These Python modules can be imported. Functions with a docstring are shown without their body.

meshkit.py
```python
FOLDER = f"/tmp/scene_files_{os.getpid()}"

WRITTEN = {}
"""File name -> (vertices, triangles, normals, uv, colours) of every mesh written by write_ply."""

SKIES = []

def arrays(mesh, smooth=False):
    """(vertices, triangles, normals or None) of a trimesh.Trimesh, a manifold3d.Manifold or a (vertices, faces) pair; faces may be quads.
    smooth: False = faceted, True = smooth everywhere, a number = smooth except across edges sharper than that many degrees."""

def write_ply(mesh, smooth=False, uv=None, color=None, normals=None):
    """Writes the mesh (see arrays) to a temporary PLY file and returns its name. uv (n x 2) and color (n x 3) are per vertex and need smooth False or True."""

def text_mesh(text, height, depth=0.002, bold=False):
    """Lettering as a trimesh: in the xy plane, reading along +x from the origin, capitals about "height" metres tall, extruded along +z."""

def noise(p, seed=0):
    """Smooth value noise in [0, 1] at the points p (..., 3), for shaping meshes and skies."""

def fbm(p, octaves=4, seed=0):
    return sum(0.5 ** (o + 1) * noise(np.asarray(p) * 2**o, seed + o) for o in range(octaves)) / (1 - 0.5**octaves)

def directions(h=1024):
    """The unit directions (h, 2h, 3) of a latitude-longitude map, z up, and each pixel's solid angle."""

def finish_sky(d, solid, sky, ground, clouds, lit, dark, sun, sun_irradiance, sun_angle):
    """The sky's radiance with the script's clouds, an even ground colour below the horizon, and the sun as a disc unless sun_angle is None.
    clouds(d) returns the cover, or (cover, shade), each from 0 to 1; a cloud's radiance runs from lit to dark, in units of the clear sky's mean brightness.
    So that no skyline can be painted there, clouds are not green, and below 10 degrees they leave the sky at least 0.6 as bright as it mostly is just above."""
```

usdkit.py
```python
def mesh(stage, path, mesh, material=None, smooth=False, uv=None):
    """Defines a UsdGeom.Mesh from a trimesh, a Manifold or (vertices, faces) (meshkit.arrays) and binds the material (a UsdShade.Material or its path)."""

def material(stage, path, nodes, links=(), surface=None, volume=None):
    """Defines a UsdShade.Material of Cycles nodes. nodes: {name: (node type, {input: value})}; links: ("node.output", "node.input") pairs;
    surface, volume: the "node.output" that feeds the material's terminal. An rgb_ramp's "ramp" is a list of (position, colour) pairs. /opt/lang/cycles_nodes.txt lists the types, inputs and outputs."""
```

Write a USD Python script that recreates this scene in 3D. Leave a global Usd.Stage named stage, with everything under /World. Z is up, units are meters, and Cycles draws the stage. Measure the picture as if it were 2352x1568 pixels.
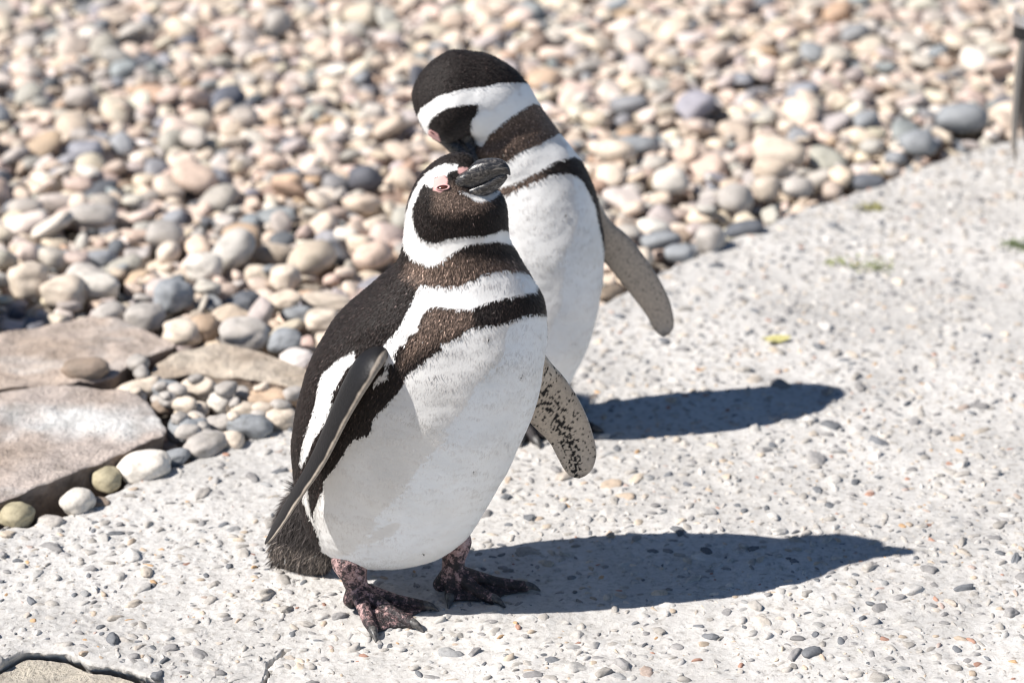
import math, numpy as np, trimesh, manifold3d as m3, usdkit, meshkit
from scipy.interpolate import PchipInterpolator, CubicSpline
from scipy.spatial import cKDTree
from pxr import Usd, UsdGeom, UsdLux, UsdShade, Gf, Sdf, Vt

stage = Usd.Stage.CreateInMemory()
W = UsdGeom.Xform.Define(stage, '/World')
UsdGeom.Scope.Define(stage, '/World/Looks')
stage.SetDefaultPrim(W.GetPrim())

# ------------------------------------------------------------------ camera, sky, sun, exposure
PITCH = math.radians(22.5)
FPX = 5955.0                     # focal length in pixels of a 2352 x 1568 picture
CAM_H = 1.420
CAM_D = 2.637
SUN_EL, SUN_AZ = math.radians(46.5), math.radians(20)   # azimuth: degrees in front of due left
EXPOSURE = 0.64
SKY = 0.05
SUN = 1.25
cam = UsdGeom.Camera.Define(stage, '/World/camera')
cam.CreateHorizontalApertureAttr(36.0)
cam.CreateFocalLengthAttr(36.0 * FPX / 2352)
cam.CreateFStopAttr(4.0)
cam.CreateFocusDistanceAttr(2.86)
cam.CreateExposureAttr(EXPOSURE)
CX = (1176 - 1000) * 0.0005     # the front bird stands about at the origin
CAMP = np.array([CX, -CAM_D, CAM_H])
R_ = np.array([1.0, 0, 0]); F_ = np.array([0, math.cos(PITCH), -math.sin(PITCH)]); U_ = np.array([0, math.sin(PITCH), math.cos(PITCH)])
M = np.eye(4); M[0, :3], M[1, :3], M[2, :3], M[3, :3] = R_, U_, -F_, CAMP
cam.AddTransformOp().Set(Gf.Matrix4d(M.tolist()))
SUNV = np.array([-math.cos(SUN_EL) * math.cos(SUN_AZ), -math.cos(SUN_EL) * math.sin(SUN_AZ), math.sin(SUN_EL)])
dome = UsdLux.DomeLight.Define(stage, '/World/sky')
skym = usdkit.material(stage, '/World/Looks/sky', {
    's': ('sky_texture', {'sky_type': 'single_scattering', 'sun_disc': False, 'sun_elevation': SUN_EL, 'sun_rotation': math.atan2(SUNV[0], SUNV[1]), 'altitude': 10.0, 'aerosol_density': 0.2, 'ozone_density': 5.0}),
    'b': ('background_shader', {'strength': SKY})}, [('s.color', 'b.color')], surface='b.background')
UsdShade.MaterialBindingAPI.Apply(dome.GetPrim()).Bind(skym)
dome.GetPrim().SetCustomDataByKey('kind', 'structure')
sun = UsdLux.DistantLight.Define(stage, '/World/sun')
sun.CreateIntensityAttr(SUN); sun.CreateAngleAttr(0.5); sun.CreateColorAttr(Gf.Vec3f(1.0, 0.955, 0.905))
sun.GetPrim().CreateAttribute('inputs:normalize', Sdf.ValueTypeNames.Bool).Set(True)
zx = SUNV; xx = np.cross([0, 0, 1.0], zx); xx /= np.linalg.norm(xx); yx = np.cross(zx, xx)
Ms = np.eye(4); Ms[0, :3], Ms[1, :3], Ms[2, :3] = xx, yx, zx
sun.AddTransformOp().Set(Gf.Matrix4d(Ms.tolist()))

# ------------------------------------------------------------------ measuring helpers
def ray(u, v):
    u, v = np.asarray(u, float), np.asarray(v, float)
    return F_ + ((u - 1176) / FPX)[..., None] * R_ - ((v - 784) / FPX)[..., None] * U_
def G(u, v, z=0.0):              # where a sight line meets the ground
    d = ray(u, v); return CAMP + d * ((z - CAMP[2]) / d[..., 2])[..., None]
def P(u, v, y):                  # where a sight line meets the upright plane at y
    d = ray(u, v); return CAMP + d * ((np.asarray(y, float) - CAMP[1]) / d[..., 1])[..., None]
def PZ(u, v, Z): return CAMP + ray(u, v) * np.asarray(Z, float)[..., None]
def depth(p): return (np.asarray(p) - CAMP) @ F_
def proj(p):
    q = np.asarray(p) - CAMP; z = q @ F_
    return np.stack([1176 + FPX * (q @ R_) / z, 784 - FPX * (q @ U_) / z], -1)

used = {}
def numbered(parent, name):
    k = used.get((parent, name), -1) + 1; used[(parent, name)] = k
    return name if k == 0 else f'{name}_{k:03d}'
def tag(p, label=None, cat=None, group=None, kind=None):
    p = p.GetPrim() if hasattr(p, 'GetPrim') else p
    for k, v in (('label', label), ('category', cat), ('group', group), ('kind', kind)):
        if v: p.SetCustomDataByKey(k, v)
    return p
def thing(name, loc=(0, 0, 0)):
    x = UsdGeom.Xform.Define(stage, '/World/' + numbered('/World', name)); x.AddTranslateOp().Set(Gf.Vec3d(*map(float, loc)))
    return x
def obj(name, mesh, mat, parent=None, smooth=True, origin=None, prim=None, normals=None):
    """One Mesh prim under parent (world coordinates minus origin). prim: {name: per-vertex array} primvars."""
    pp = '/World' if parent is None else str(parent.GetPath())
    v, f, n = meshkit.arrays(mesh, smooth)
    if origin is not None: v = v - np.asarray(origin)
    if normals is not None: n = normals
    m = UsdGeom.Mesh.Define(stage, pp + '/' + numbered(pp, name))
    m.CreatePointsAttr(Vt.Vec3fArray.FromNumpy(v.astype(np.float32)))
    m.CreateFaceVertexCountsAttr(Vt.IntArray.FromNumpy(np.full(len(f), 3, np.int32)))
    m.CreateFaceVertexIndicesAttr(Vt.IntArray.FromNumpy(f.astype(np.int32).ravel()))
    m.CreateSubdivisionSchemeAttr('none')
    if n is not None:
        m.CreateNormalsAttr(Vt.Vec3fArray.FromNumpy(np.asarray(n).astype(np.float32))); m.SetNormalsInterpolation('vertex')
    for k, a in (prim or {}).items():
        a = np.asarray(a, np.float32)
        if a.ndim == 1: a = np.repeat(a[:, None], 3, 1)
        if len(a) == 1: UsdGeom.PrimvarsAPI(m).CreatePrimvar(k, Sdf.ValueTypeNames.Color3fArray, 'constant').Set(Vt.Vec3fArray.FromNumpy(a))
        else: UsdGeom.PrimvarsAPI(m).CreatePrimvar(k, Sdf.ValueTypeNames.Color3fArray, 'vertex').Set(Vt.Vec3fArray.FromNumpy(a))
    UsdShade.MaterialBindingAPI.Apply(m.GetPrim()).Bind(mat)
    return m
def grid_faces(nr, nc, wrap=False):
    i, j = np.meshgrid(np.arange(nr - 1), np.arange(nc if wrap else nc - 1), indexing='ij')
    j2 = (j + 1) % nc
    return np.stack([i * nc + j, i * nc + j2, (i + 1) * nc + j2, (i + 1) * nc + j], -1).reshape(-1, 4)
def tri(q): return np.vstack([q[:, [0, 1, 2]], q[:, [0, 2, 3]]])
def sd(poly, pts):               # signed distance to a polygon, positive inside
    poly = np.asarray(poly, float); a, b = poly, np.roll(poly, -1, 0)
    d2 = np.full(len(pts), 1e18); ins = np.zeros(len(pts), bool)
    for p, q in zip(a, b):
        e = q - p; w = pts - p
        t = np.clip((w @ e) / max(e @ e, 1e-9), 0, 1)
        d2 = np.minimum(d2, ((w - t[:, None] * e) ** 2).sum(1))
        c = (p[1] > pts[:, 1]) != (q[1] > pts[:, 1])
        with np.errstate(divide='ignore', invalid='ignore'):
            x = p[0] + (pts[:, 1] - p[1]) / (q[1] - p[1]) * e[0]
        ins ^= c & (pts[:, 0] < x)
    return np.where(ins, 1, -1) * np.sqrt(d2)
def fn(p, s, seed=0, o=3): return meshkit.fbm(np.asarray(p) * s + 37.1, o, seed) - 0.5

# ------------------------------------------------------------------ materials
def mat(name, nodes, links, surface='p.BSDF'): return usdkit.material(stage, '/World/Looks/' + name, nodes, links, surface=surface)
POS = ('geometry', {})
concrete = mat('concrete', {
    'g': POS, 'n1': ('noise_texture', {'scale': 4.0, 'detail': 7.0, 'roughness': 0.7, 'distortion': 0.5}), 'n2': ('noise_texture', {'scale': 120.0, 'detail': 5.0, 'roughness': 0.7}),
    'n3': ('noise_texture', {'scale': 300.0, 'detail': 4.0, 'roughness': 0.65}),
    'r1': ('rgb_ramp', {'ramp': [(0.33, (0.41, 0.398, 0.38)), (0.46, (0.485, 0.47, 0.447)), (0.60, (0.57, 0.553, 0.527)), (0.72, (0.53, 0.503, 0.465))]}),
    'r2': ('rgb_ramp', {'ramp': [(0.32, (0.62, 0.60, 0.58)), (0.45, (0.93, 0.92, 0.91)), (0.6, (1.04, 1.04, 1.04))]}),
    'v': ('voronoi_texture', {'scale': 260.0, 'randomness': 1.0}), 'rv': ('rgb_ramp', {'ramp': [(0.0, (0.45, 0.42, 0.4)), (0.12, (0.7, 0.68, 0.66)), (0.2, (1, 1, 1))]}),
    'vm': ('noise_texture', {'scale': 34.0, 'detail': 2.0}), 'rm': ('rgb_ramp', {'ramp': [(0.42, (0, 0, 0)), (0.6, (1, 1, 1))]}),
    'm1': ('mix_color', {'blend_type': 'multiply', 'fac': 1.0}), 'm2': ('mix_color', {'blend_type': 'multiply', 'fac': 0.6}),
    'a1': ('math', {'math_type': 'multiply_add', 'value2': 0.45}),
    'b': ('bump', {'strength': 0.8, 'distance': 0.0022}), 'p': ('principled_bsdf', {'roughness': 0.9, 'specular_ior_level': 0.25})},
    [('g.position', x + '.vector') for x in ('n1', 'n2', 'n3', 'v', 'vm')] + [('n1.fac', 'r1.fac'), ('n2.fac', 'r2.fac'), ('v.distance', 'rv.fac'), ('vm.fac', 'rm.fac'),
     ('r1.color', 'm1.a'), ('r2.color', 'm1.b'), ('m1.result', 'm2.a'), ('rv.color', 'm2.b'), ('rm.color', 'm2.fac'), ('m2.result', 'p.base_color'),
     ('n3.fac', 'a1.value1'), ('n2.fac', 'a1.value3'), ('a1.value', 'b.height'), ('b.normal', 'p.normal')])
def toned(name, rough, s1, s2, lo, hi, bump=0.3, spec=0.3, dist=0.002):
    """A material whose colour is the mesh's own 'tone', varied by grain."""
    return mat(name, {'g': POS, 't': ('attribute', {'attribute': 'tone'}), 'n1': ('noise_texture', {'scale': s1, 'detail': 4.0, 'roughness': 0.6, 'distortion': 0.6}), 'n2': ('noise_texture', {'scale': s2, 'detail': 4.0, 'roughness': 0.7}),
        'r1': ('rgb_ramp', {'ramp': [(0.3, (lo, lo, lo * 0.98)), (0.5, (1, 1, 1)), (0.72, (hi, hi * 0.99, hi * 0.96))]}), 'r2': ('rgb_ramp', {'ramp': [(0.3, (0.72, 0.71, 0.7)), (0.5, (1, 1, 1)), (0.7, (1.1, 1.1, 1.1))]}),
        'm1': ('mix_color', {'blend_type': 'multiply', 'fac': 1.0}), 'm2': ('mix_color', {'blend_type': 'multiply', 'fac': 0.8}),
        'b': ('bump', {'strength': bump, 'distance': dist}), 'p': ('principled_bsdf', {'roughness': rough, 'specular_ior_level': spec})},
        [('g.position', 'n1.vector'), ('g.position', 'n2.vector'), ('n1.fac', 'r1.fac'), ('n2.fac', 'r2.fac'), ('t.color', 'm1.a'), ('r1.color', 'm1.b'), ('m1.result', 'm2.a'), ('r2.color', 'm2.b'),
         ('m2.result', 'p.base_color'), ('n2.fac', 'b.height'), ('b.normal', 'p.normal')])
pebble_m = toned('pebble', 0.66, 44.0, 260.0, 0.70, 1.14, 0.35, 0.3)
grit_m = toned('grit', 0.75, 120.0, 500.0, 0.75, 1.15, 0.4, 0.3)
flag_m = toned('flagstone', 0.95, 22.0, 150.0, 0.66, 1.25, 1.0, 0.08, 0.006)
plain_m = toned('weathered', 0.8, 60.0, 300.0, 0.8, 1.15, 0.4, 0.25)
soil_m = mat('soil', {'g': POS, 'n1': ('noise_texture', {'scale': 40.0, 'detail': 6.0}), 'v': ('voronoi_texture', {'scale': 26.0}),
    'r': ('rgb_ramp', {'ramp': [(0.3, (0.14, 0.12, 0.10)), (0.7, (0.36, 0.31, 0.26))]}), 'b': ('bump', {'strength': 0.8, 'distance': 0.02, 'invert': True}), 'p': ('principled_bsdf', {'roughness': 0.95})},
    [('g.position', 'n1.vector'), ('g.position', 'v.vector'), ('n1.fac', 'r.fac'), ('r.color', 'p.base_color'), ('v.distance', 'b.height'), ('b.normal', 'p.normal')])
# plumage: primvar field = (white, brown, pink), each 0.5 + distance / 80 px, clipped
plumage_m = mat('plumage', {
    'g': POS, 't': ('attribute', {'attribute': 'field'}), 's': ('separate_color', {}),
    'n1': ('noise_texture', {'scale': 330.0, 'detail': 2.0, 'roughness': 0.6}), 'n2': ('noise_texture', {'scale': 700.0, 'detail': 2.0}), 'n3': ('noise_texture', {'scale': 18.0, 'detail': 4.0, 'roughness': 0.6}),
    'o': ('math', {'math_type': 'multiply_add', 'value2': 0.11, 'value3': -0.055}),
    'aw': ('math', {'math_type': 'add'}), 'ab': ('math', {'math_type': 'add'}), 'ap': ('math', {'math_type': 'add'}),
    'w': ('map_range', {'range_type': 'smoothstep', 'from_min': 0.475, 'from_max': 0.525, 'clamp': True}), 'br': ('map_range', {'range_type': 'smoothstep', 'from_min': 0.3, 'from_max': 0.72, 'clamp': True}), 'pk': ('map_range', {'range_type': 'smoothstep', 'from_min': 0.47, 'from_max': 0.53, 'clamp': True}),
    'rd': ('rgb_ramp', {'ramp': [(0.35, (0.010, 0.008, 0.007)), (0.62, (0.018, 0.0135, 0.012)), (0.75, (0.05, 0.038, 0.033))]}),
    'rb': ('rgb_ramp', {'ramp': [(0.35, (0.045, 0.031, 0.024)), (0.6, (0.135, 0.094, 0.073)), (0.75, (0.22, 0.165, 0.135))]}),
    'rw': ('rgb_ramp', {'ramp': [(0.32, (0.72, 0.71, 0.69)), (0.55, (0.80, 0.79, 0.77)), (0.7, (0.83, 0.825, 0.81))]}),
    'c1': ('mix_color', {}), 'c2': ('mix_color', {}), 'c3': ('mix_color', {'b': (0.76, 0.44, 0.41)}),
    'b': ('bump', {'strength': 0.22, 'distance': 0.0010}), 'p': ('principled_bsdf', {'roughness': 0.75, 'specular_ior_level': 0.25, 'sheen_weight': 0.05})},
    [('g.position', x + '.vector') for x in ('n1', 'n2', 'n3')] + [('t.color', 's.color'), ('n1.fac', 'o.value1'), ('o.value', 'aw.value1'), ('s.r', 'aw.value2'), ('o.value', 'ab.value1'), ('s.g', 'ab.value2'), ('o.value', 'ap.value1'), ('s.b', 'ap.value2'),
     ('aw.value', 'w.value'), ('ab.value', 'br.value'), ('ap.value', 'pk.value'), ('n2.fac', 'rd.fac'), ('n2.fac', 'rb.fac'), ('n3.fac', 'rw.fac'),
     ('br.result', 'c1.fac'), ('rd.color', 'c1.a'), ('rb.color', 'c1.b'), ('w.result', 'c2.fac'), ('c1.result', 'c2.a'), ('rw.color', 'c2.b'), ('pk.result', 'c3.fac'), ('c2.result', 'c3.a'),
     ('c3.result', 'p.base_color'), ('n1.fac', 'b.height'), ('b.normal', 'p.normal')])
feather_m = mat('feather', {'t': ('attribute', {'attribute': 'tone'}), 'p': ('principled_bsdf', {'roughness': 0.55, 'specular_ior_level': 0.20})}, [('t.color', 'p.base_color')])
bill_m = mat('bill', {'g': POS, 'mp': ('mapping', {'scale': (0.75, 0.8, 1.7), 'rotation': (0.0, -0.35, 0.0)}), 'n': ('noise_texture', {'scale': 90.0, 'detail': 5.0, 'roughness': 0.7, 'distortion': 3.0}),
    'r': ('rgb_ramp', {'ramp': [(0.36, (0.012, 0.012, 0.013)), (0.5, (0.030, 0.030, 0.033)), (0.57, (0.085, 0.078, 0.073)), (0.68, (0.20, 0.185, 0.17))]}), 'b': ('bump', {'strength': 0.35, 'distance': 0.001}), 'p': ('principled_bsdf', {'roughness': 0.26, 'specular_ior_level': 0.5})},
    [('g.position', 'mp.vector'), ('mp.vector', 'n.vector'), ('n.fac', 'r.fac'), ('r.color', 'p.base_color'), ('n.fac', 'b.height'), ('b.normal', 'p.normal')])
foot_m = mat('foot_skin', {'g': POS, 'n': ('noise_texture', {'scale': 130.0, 'detail': 6.0, 'roughness': 0.8}), 'v': ('voronoi_texture', {'scale': 420.0}), 't': ('attribute', {'attribute': 'tone'}),
    's': ('separate_color', {}), 'a': ('math', {'math_type': 'add'}), 'r': ('rgb_ramp', {'ramp': [(0.40, (0.014, 0.011, 0.012)), (0.50, (0.05, 0.03, 0.032)), (0.56, (0.36, 0.225, 0.215)), (0.75, (0.56, 0.41, 0.39))]}),
    'b': ('bump', {'strength': 0.7, 'distance': 0.0015}), 'p': ('principled_bsdf', {'roughness': 0.6})},
    [('g.position', 'n.vector'), ('g.position', 'v.vector'), ('t.color', 's.color'), ('n.fac', 'a.value1'), ('s.r', 'a.value2'), ('a.value', 'r.fac'), ('r.color', 'p.base_color'), ('v.distance', 'b.height'), ('b.normal', 'p.normal')])
claw_m = mat('claw', {'g': POS, 'n': ('noise_texture', {'scale': 300.0, 'detail': 3.0}), 'r': ('rgb_ramp', {'ramp': [(0.35, (0.03, 0.03, 0.03)), (0.7, (0.14, 0.13, 0.12))]}), 'p': ('principled_bsdf', {'roughness': 0.4})},
    [('g.position', 'n.vector'), ('n.fac', 'r.fac'), ('r.color', 'p.base_color')])
eye_m = mat('eye', {'g': POS, 'n': ('noise_texture', {'scale': 400.0}), 'r': ('rgb_ramp', {'ramp': [(0.3, (0.03, 0.008, 0.005)), (0.7, (0.13, 0.03, 0.015))]}), 'p': ('principled_bsdf', {'roughness': 0.12, 'specular_ior_level': 0.6})}, [('g.position', 'n.vector'), ('n.fac', 'r.fac'), ('r.color', 'p.base_color')])
flipper_m = mat('flipper', {'t': ('attribute', {'attribute': 'tone'}), 'g': POS, 'n': ('noise_texture', {'scale': 300.0, 'detail': 3.0}), 'r': ('rgb_ramp', {'ramp': [(0.3, (0.8, 0.8, 0.8)), (0.7, (1.1, 1.1, 1.1))]}),
    'm': ('mix_color', {'blend_type': 'multiply', 'fac': 1.0}), 'b': ('bump', {'strength': 0.3, 'distance': 0.001}), 'p': ('principled_bsdf', {'roughness': 0.5, 'specular_ior_level': 0.22})},
    [('g.position', 'n.vector'), ('n.fac', 'r.fac'), ('t.color', 'm.a'), ('r.color', 'm.b'), ('m.result', 'p.base_color'), ('n.fac', 'b.height'), ('b.normal', 'p.normal')])
metal_m = mat('band_metal', {'p': ('principled_bsdf', {'base_color': (0.75, 0.75, 0.76), 'metallic': 0.9, 'roughness': 0.35})}, [])
black_m = mat('black_plastic', {'p': ('principled_bsdf', {'base_color': (0.012, 0.012, 0.013), 'roughness': 0.45})}, [])
green_m = mat('weed', {'t': ('attribute', {'attribute': 'tone'}), 'p': ('principled_bsdf', {'roughness': 0.6}), 'tr': ('translucent_bsdf', {}), 'x': ('mix_closure', {'fac': 0.3})},
    [('t.color', 'p.base_color'), ('t.color', 'tr.color'), ('p.BSDF', 'x.closure1'), ('tr.BSDF', 'x.closure2')], 'x.closure')

# ------------------------------------------------------------------ ground, concrete path
EDGE_D = np.array([(-900, 1560), (-300, 1330), (0, 1207), (80, 1192), (200, 1150), (300, 1105), (420, 1058), (520, 1022), (650, 978), (850, 900), (1100, 800), (1380, 690), (1480, 640), (1560, 600), (1660, 555), (1760, 512), (1850, 475), (1960, 440), (2100, 385), (2250, 335), (2352, 305), (2600, 215), (3000, 80)], float)
EDGE = G(EDGE_D[:, 0], EDGE_D[:, 1])[:, :2]
EDGE = np.vstack([[-6, EDGE[0, 1] - 4.0], EDGE, [8, EDGE[-1, 1] + 4.0]])
edge_f = PchipInterpolator(EDGE[:, 0], EDGE[:, 1])
def edge_y(x):
    x = np.asarray(x, float); p = np.stack([x, 0 * x, 0 * x], -1)
    return edge_f(x) + 0.020 * fn(p, 9, 3, 3) + 0.010 * fn(p, 60, 4, 2)
CRK = G(*np.array([(-600, 1640), (-200, 1560), (0, 1524), (30, 1506), (70, 1494), (130, 1498), (180, 1512), (215, 1526), (260, 1530), (300, 1541), (345, 1556), (400, 1568), (470, 1574), (560, 1566), (620, 1578), (760, 1600), (1000, 1650), (1400, 1700)], float).T)[:, :2]
CRK = np.vstack([[-6, CRK[0, 1] - 2], CRK, [8, CRK[-1, 1] - 3]])
crk_f = PchipInterpolator(CRK[:, 0], CRK[:, 1])
def crack_y(x):
    x = np.asarray(x, float); p = np.stack([x, 0 * x, 0 * x], -1)
    return crk_f(x) + 0.008 * fn(p, 45, 7, 5) + 0.004 * fn(p, 170, 9, 3)
HAIR = G(*np.array([(655, 1494), (640, 1510), (622, 1520), (618, 1545), (600, 1580)], float).T)[:, :2]
def seg_d(p, line):
    d = np.full(len(p), 9.0)
    for a, b in zip(line[:-1], line[1:]):
        e = b - a; t = np.clip(((p - a) @ e) / (e @ e), 0, 1); d = np.minimum(d, np.linalg.norm(p - a - t[:, None] * e, axis=1))
    return d
def concrete_z(p):
    p3 = np.column_stack([p, 0 * p[:, :1]])
    z = 0.010 * fn(p3, 5, 11, 3) + 0.0025 * fn(p3, 45, 12, 3) + 0.0014 * fn(p3, 160, 13, 2)
    z = z + 0.0005
    ed = np.clip((edge_y(p[:, 0]) - p[:, 1]) * 0.85, 0, 1)
    z = z - 0.012 * np.clip(1 - ed / 0.02, 0, 1) ** 2
    ck = np.clip(p[:, 1] - crack_y(p[:, 0]), 0, 1)
    z = z - 0.003 * np.clip(1 - ck / 0.004, 0, 1) ** 2
    h = seg_d(p + 0.006 * np.column_stack([fn(p3, 60, 15), fn(p3, 60, 16)]), HAIR)
    return z - 0.016 * np.clip(1 - h / 0.003, 0, 1)
# tan stone block below the broken front edge
nx, ny = 300, 60
bx = np.linspace(-0.9, 0.6, nx); by = np.concatenate([[0.0, 0.0, 0.0015], np.geomspace(0.004, 0.7, ny)])
yb = crack_y(bx) - 0.001 - 0.004 * np.clip(0.5 + fn(np.column_stack([bx, 0 * bx, 0 * bx]), 25, 33, 3), 0, 1)
BV = np.stack([np.repeat(bx[None], len(by), 0), yb[None] - by[:, None], np.zeros((len(by), nx))], -1)
zb = (-0.007 + 0.009 * fn(np.column_stack([BV.reshape(-1, 3)[:, :2], 0 * BV.reshape(-1, 3)[:, :1]]), 22, 31, 4)).reshape(len(by), nx)
zb -= 0.003 * np.clip(1 - by / 0.006, 0, 1)[:, None]; zb[0] = -0.098; zb[1] = zb[1] - 0.006
BV[..., 2] = zb
sb = obj('stone_block', (BV.reshape(-1, 3)[:, :], tri(grid_faces(len(by), nx))[:, ::-1]), flag_m, smooth=True, prim={'tone': np.array([[0.42, 0.38, 0.32]])})
tag(sb, 'tan stone block below the cracked front edge of the concrete path', 'stone block')

# ------------------------------------------------------------------ stones set in the concrete
rng = np.random.default_rng(5)
ico = {k: trimesh.creation.icosphere(subdivisions=k) for k in (0, 1, 2, 3)}
def rot(yaw, a=0.0, b=0.0):
    c, s = np.cos, np.sin
    return np.array([[c(yaw), -s(yaw), 0], [s(yaw), c(yaw), 0], [0, 0, 1]]) @ np.array([[1, 0, 0], [0, c(a), -s(a)], [0, s(a), c(a)]]) @ np.array([[c(b), 0, s(b)], [0, 1, 0], [-s(b), 0, c(b)]])
def stone(sub, semi, seed, rough=0.16, square=0.0, freq=1.1):
    """Rounded pebble: a noisy, slightly squared ellipsoid centred on the origin."""
    v = ico[sub].vertices.copy()
    if square: v = v / (np.abs(v) ** (2 + square)).sum(1, keepdims=True) ** (1 / (2 + square))
    n = fn(v + seed * 3.77, freq, seed % 97, 2)
    v = v * (1 + rough * 2 * n[:, None])
    v[:, 0] *= 1 + 0.18 * v[:, 1] * math.sin(seed)
    return v * np.asarray(semi), ico[sub].faces
AGG = [((0.37, 0.345, 0.315), 36), ((0.46, 0.44, 0.415), 22), ((0.26, 0.25, 0.245), 22), ((0.15, 0.155, 0.165), 10), ((0.42, 0.345, 0.27), 9), ((0.46, 0.30, 0.17), 3), ((0.34, 0.20, 0.15), 3), ((0.54, 0.46, 0.37), 4)]
aw = np.array([a[1] for a in AGG], float); aw /= aw.sum()
cand = np.column_stack([rng.uniform(-0.72, 1.22, 70000), rng.uniform(-0.25, 2.2, 70000)])
uv = proj(np.column_stack([cand, 0 * cand[:, :1]]))
dens = fn(np.column_stack([cand, 0 * cand[:, :1]]), 6, 41, 3)
ok = (cand[:, 1] < edge_y(cand[:, 0]) - 0.006) & (cand[:, 1] > crack_y(cand[:, 0]) + 0.008) & (uv[:, 0] > -200) & (uv[:, 0] < 2560) & (uv[:, 1] < 1720) & (rng.random(len(cand)) < 0.62 + 1.3 * dens)
cand, uv = cand[ok], uv[ok]
size = np.clip(rng.lognormal(math.log(0.0034), 0.46, len(cand)), 0.0016, 0.0125)
order = np.argsort(-size); cand, uv, size = cand[order], uv[order], size[order]
keep, tree_p = [], []
from collections import defaultdict
cell = defaultdict(list)
for i, (p, s) in enumerate(zip(cand, size)):
    k = tuple((p // 0.03).astype(int)); good = True
    for a in (-1, 0, 1):
        for b in (-1, 0, 1):
            for j in cell[(k[0] + a, k[1] + b)]:
                if np.hypot(*(cand[j] - p)) < 0.85 * (size[j] + s): good = False
    if good: cell[k].append(i); keep.append(i)
keep = np.array(keep)[:15000]
cand, uv, size = cand[keep], uv[keep], size[keep]
cz = concrete_z(cand)
inview = (uv[:, 0] > 0) & (uv[:, 0] < 2352) & (uv[:, 1] > 0) & (uv[:, 1] < 1568)
dist = np.linalg.norm(np.column_stack([cand, 0 * cand[:, :1]]) - CAMP, axis=1)
score = np.where(inview, size / dist, 0); big = set(np.argsort(-score)[:300])
STONES = cKDTree(cand); big_r = size
def cement_z(p):                 # the cement swells round the stones it holds
    z = concrete_z(p); out = np.zeros(len(p))
    d, k = STONES.query(p, k=4, distance_upper_bound=0.03)
    for m_ in range(4):
        g_ = np.isfinite(d[:, m_]); r_ = big_r[k[g_, m_]]
        out[g_] = np.maximum(out[g_], 0.24 * r_ * np.exp(-(d[g_, m_] / (1.35 * r_)) ** 2))
    return z + out
xs = np.unique(np.round(np.concatenate([np.linspace(-4, -0.72, 14), np.arange(-0.64, -0.11, 0.0022), np.arange(-0.72, 1.25, 0.0040), np.linspace(1.25, 5, 16)]), 5))
q = np.concatenate([np.linspace(0, 1, 420)])
top = edge_y(xs); bot = crack_y(xs)
yy = bot[None] + (top - bot)[None] * q[:, None]
xx_ = np.repeat(xs[None], len(q), 0)
pts = np.stack([xx_.ravel(), yy.ravel()], 1)
zz = cement_z(pts).reshape(xx_.shape)
rows = [np.stack([xx_, yy, zz], -1)]
def wall(y0, sgn, seed, z0, offs):
    out = [np.stack([xs, y0, z0], -1)[None]]
    for k, (off, dz) in enumerate(offs):
        p = np.stack([xs, y0, np.full_like(xs, dz)], -1)
        out.append(np.stack([xs, y0 + sgn * (off + 0.008 * fn(p, 80, seed, 2)), np.full_like(xs, dz) - 0.01], -1)[None])
    return out
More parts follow.
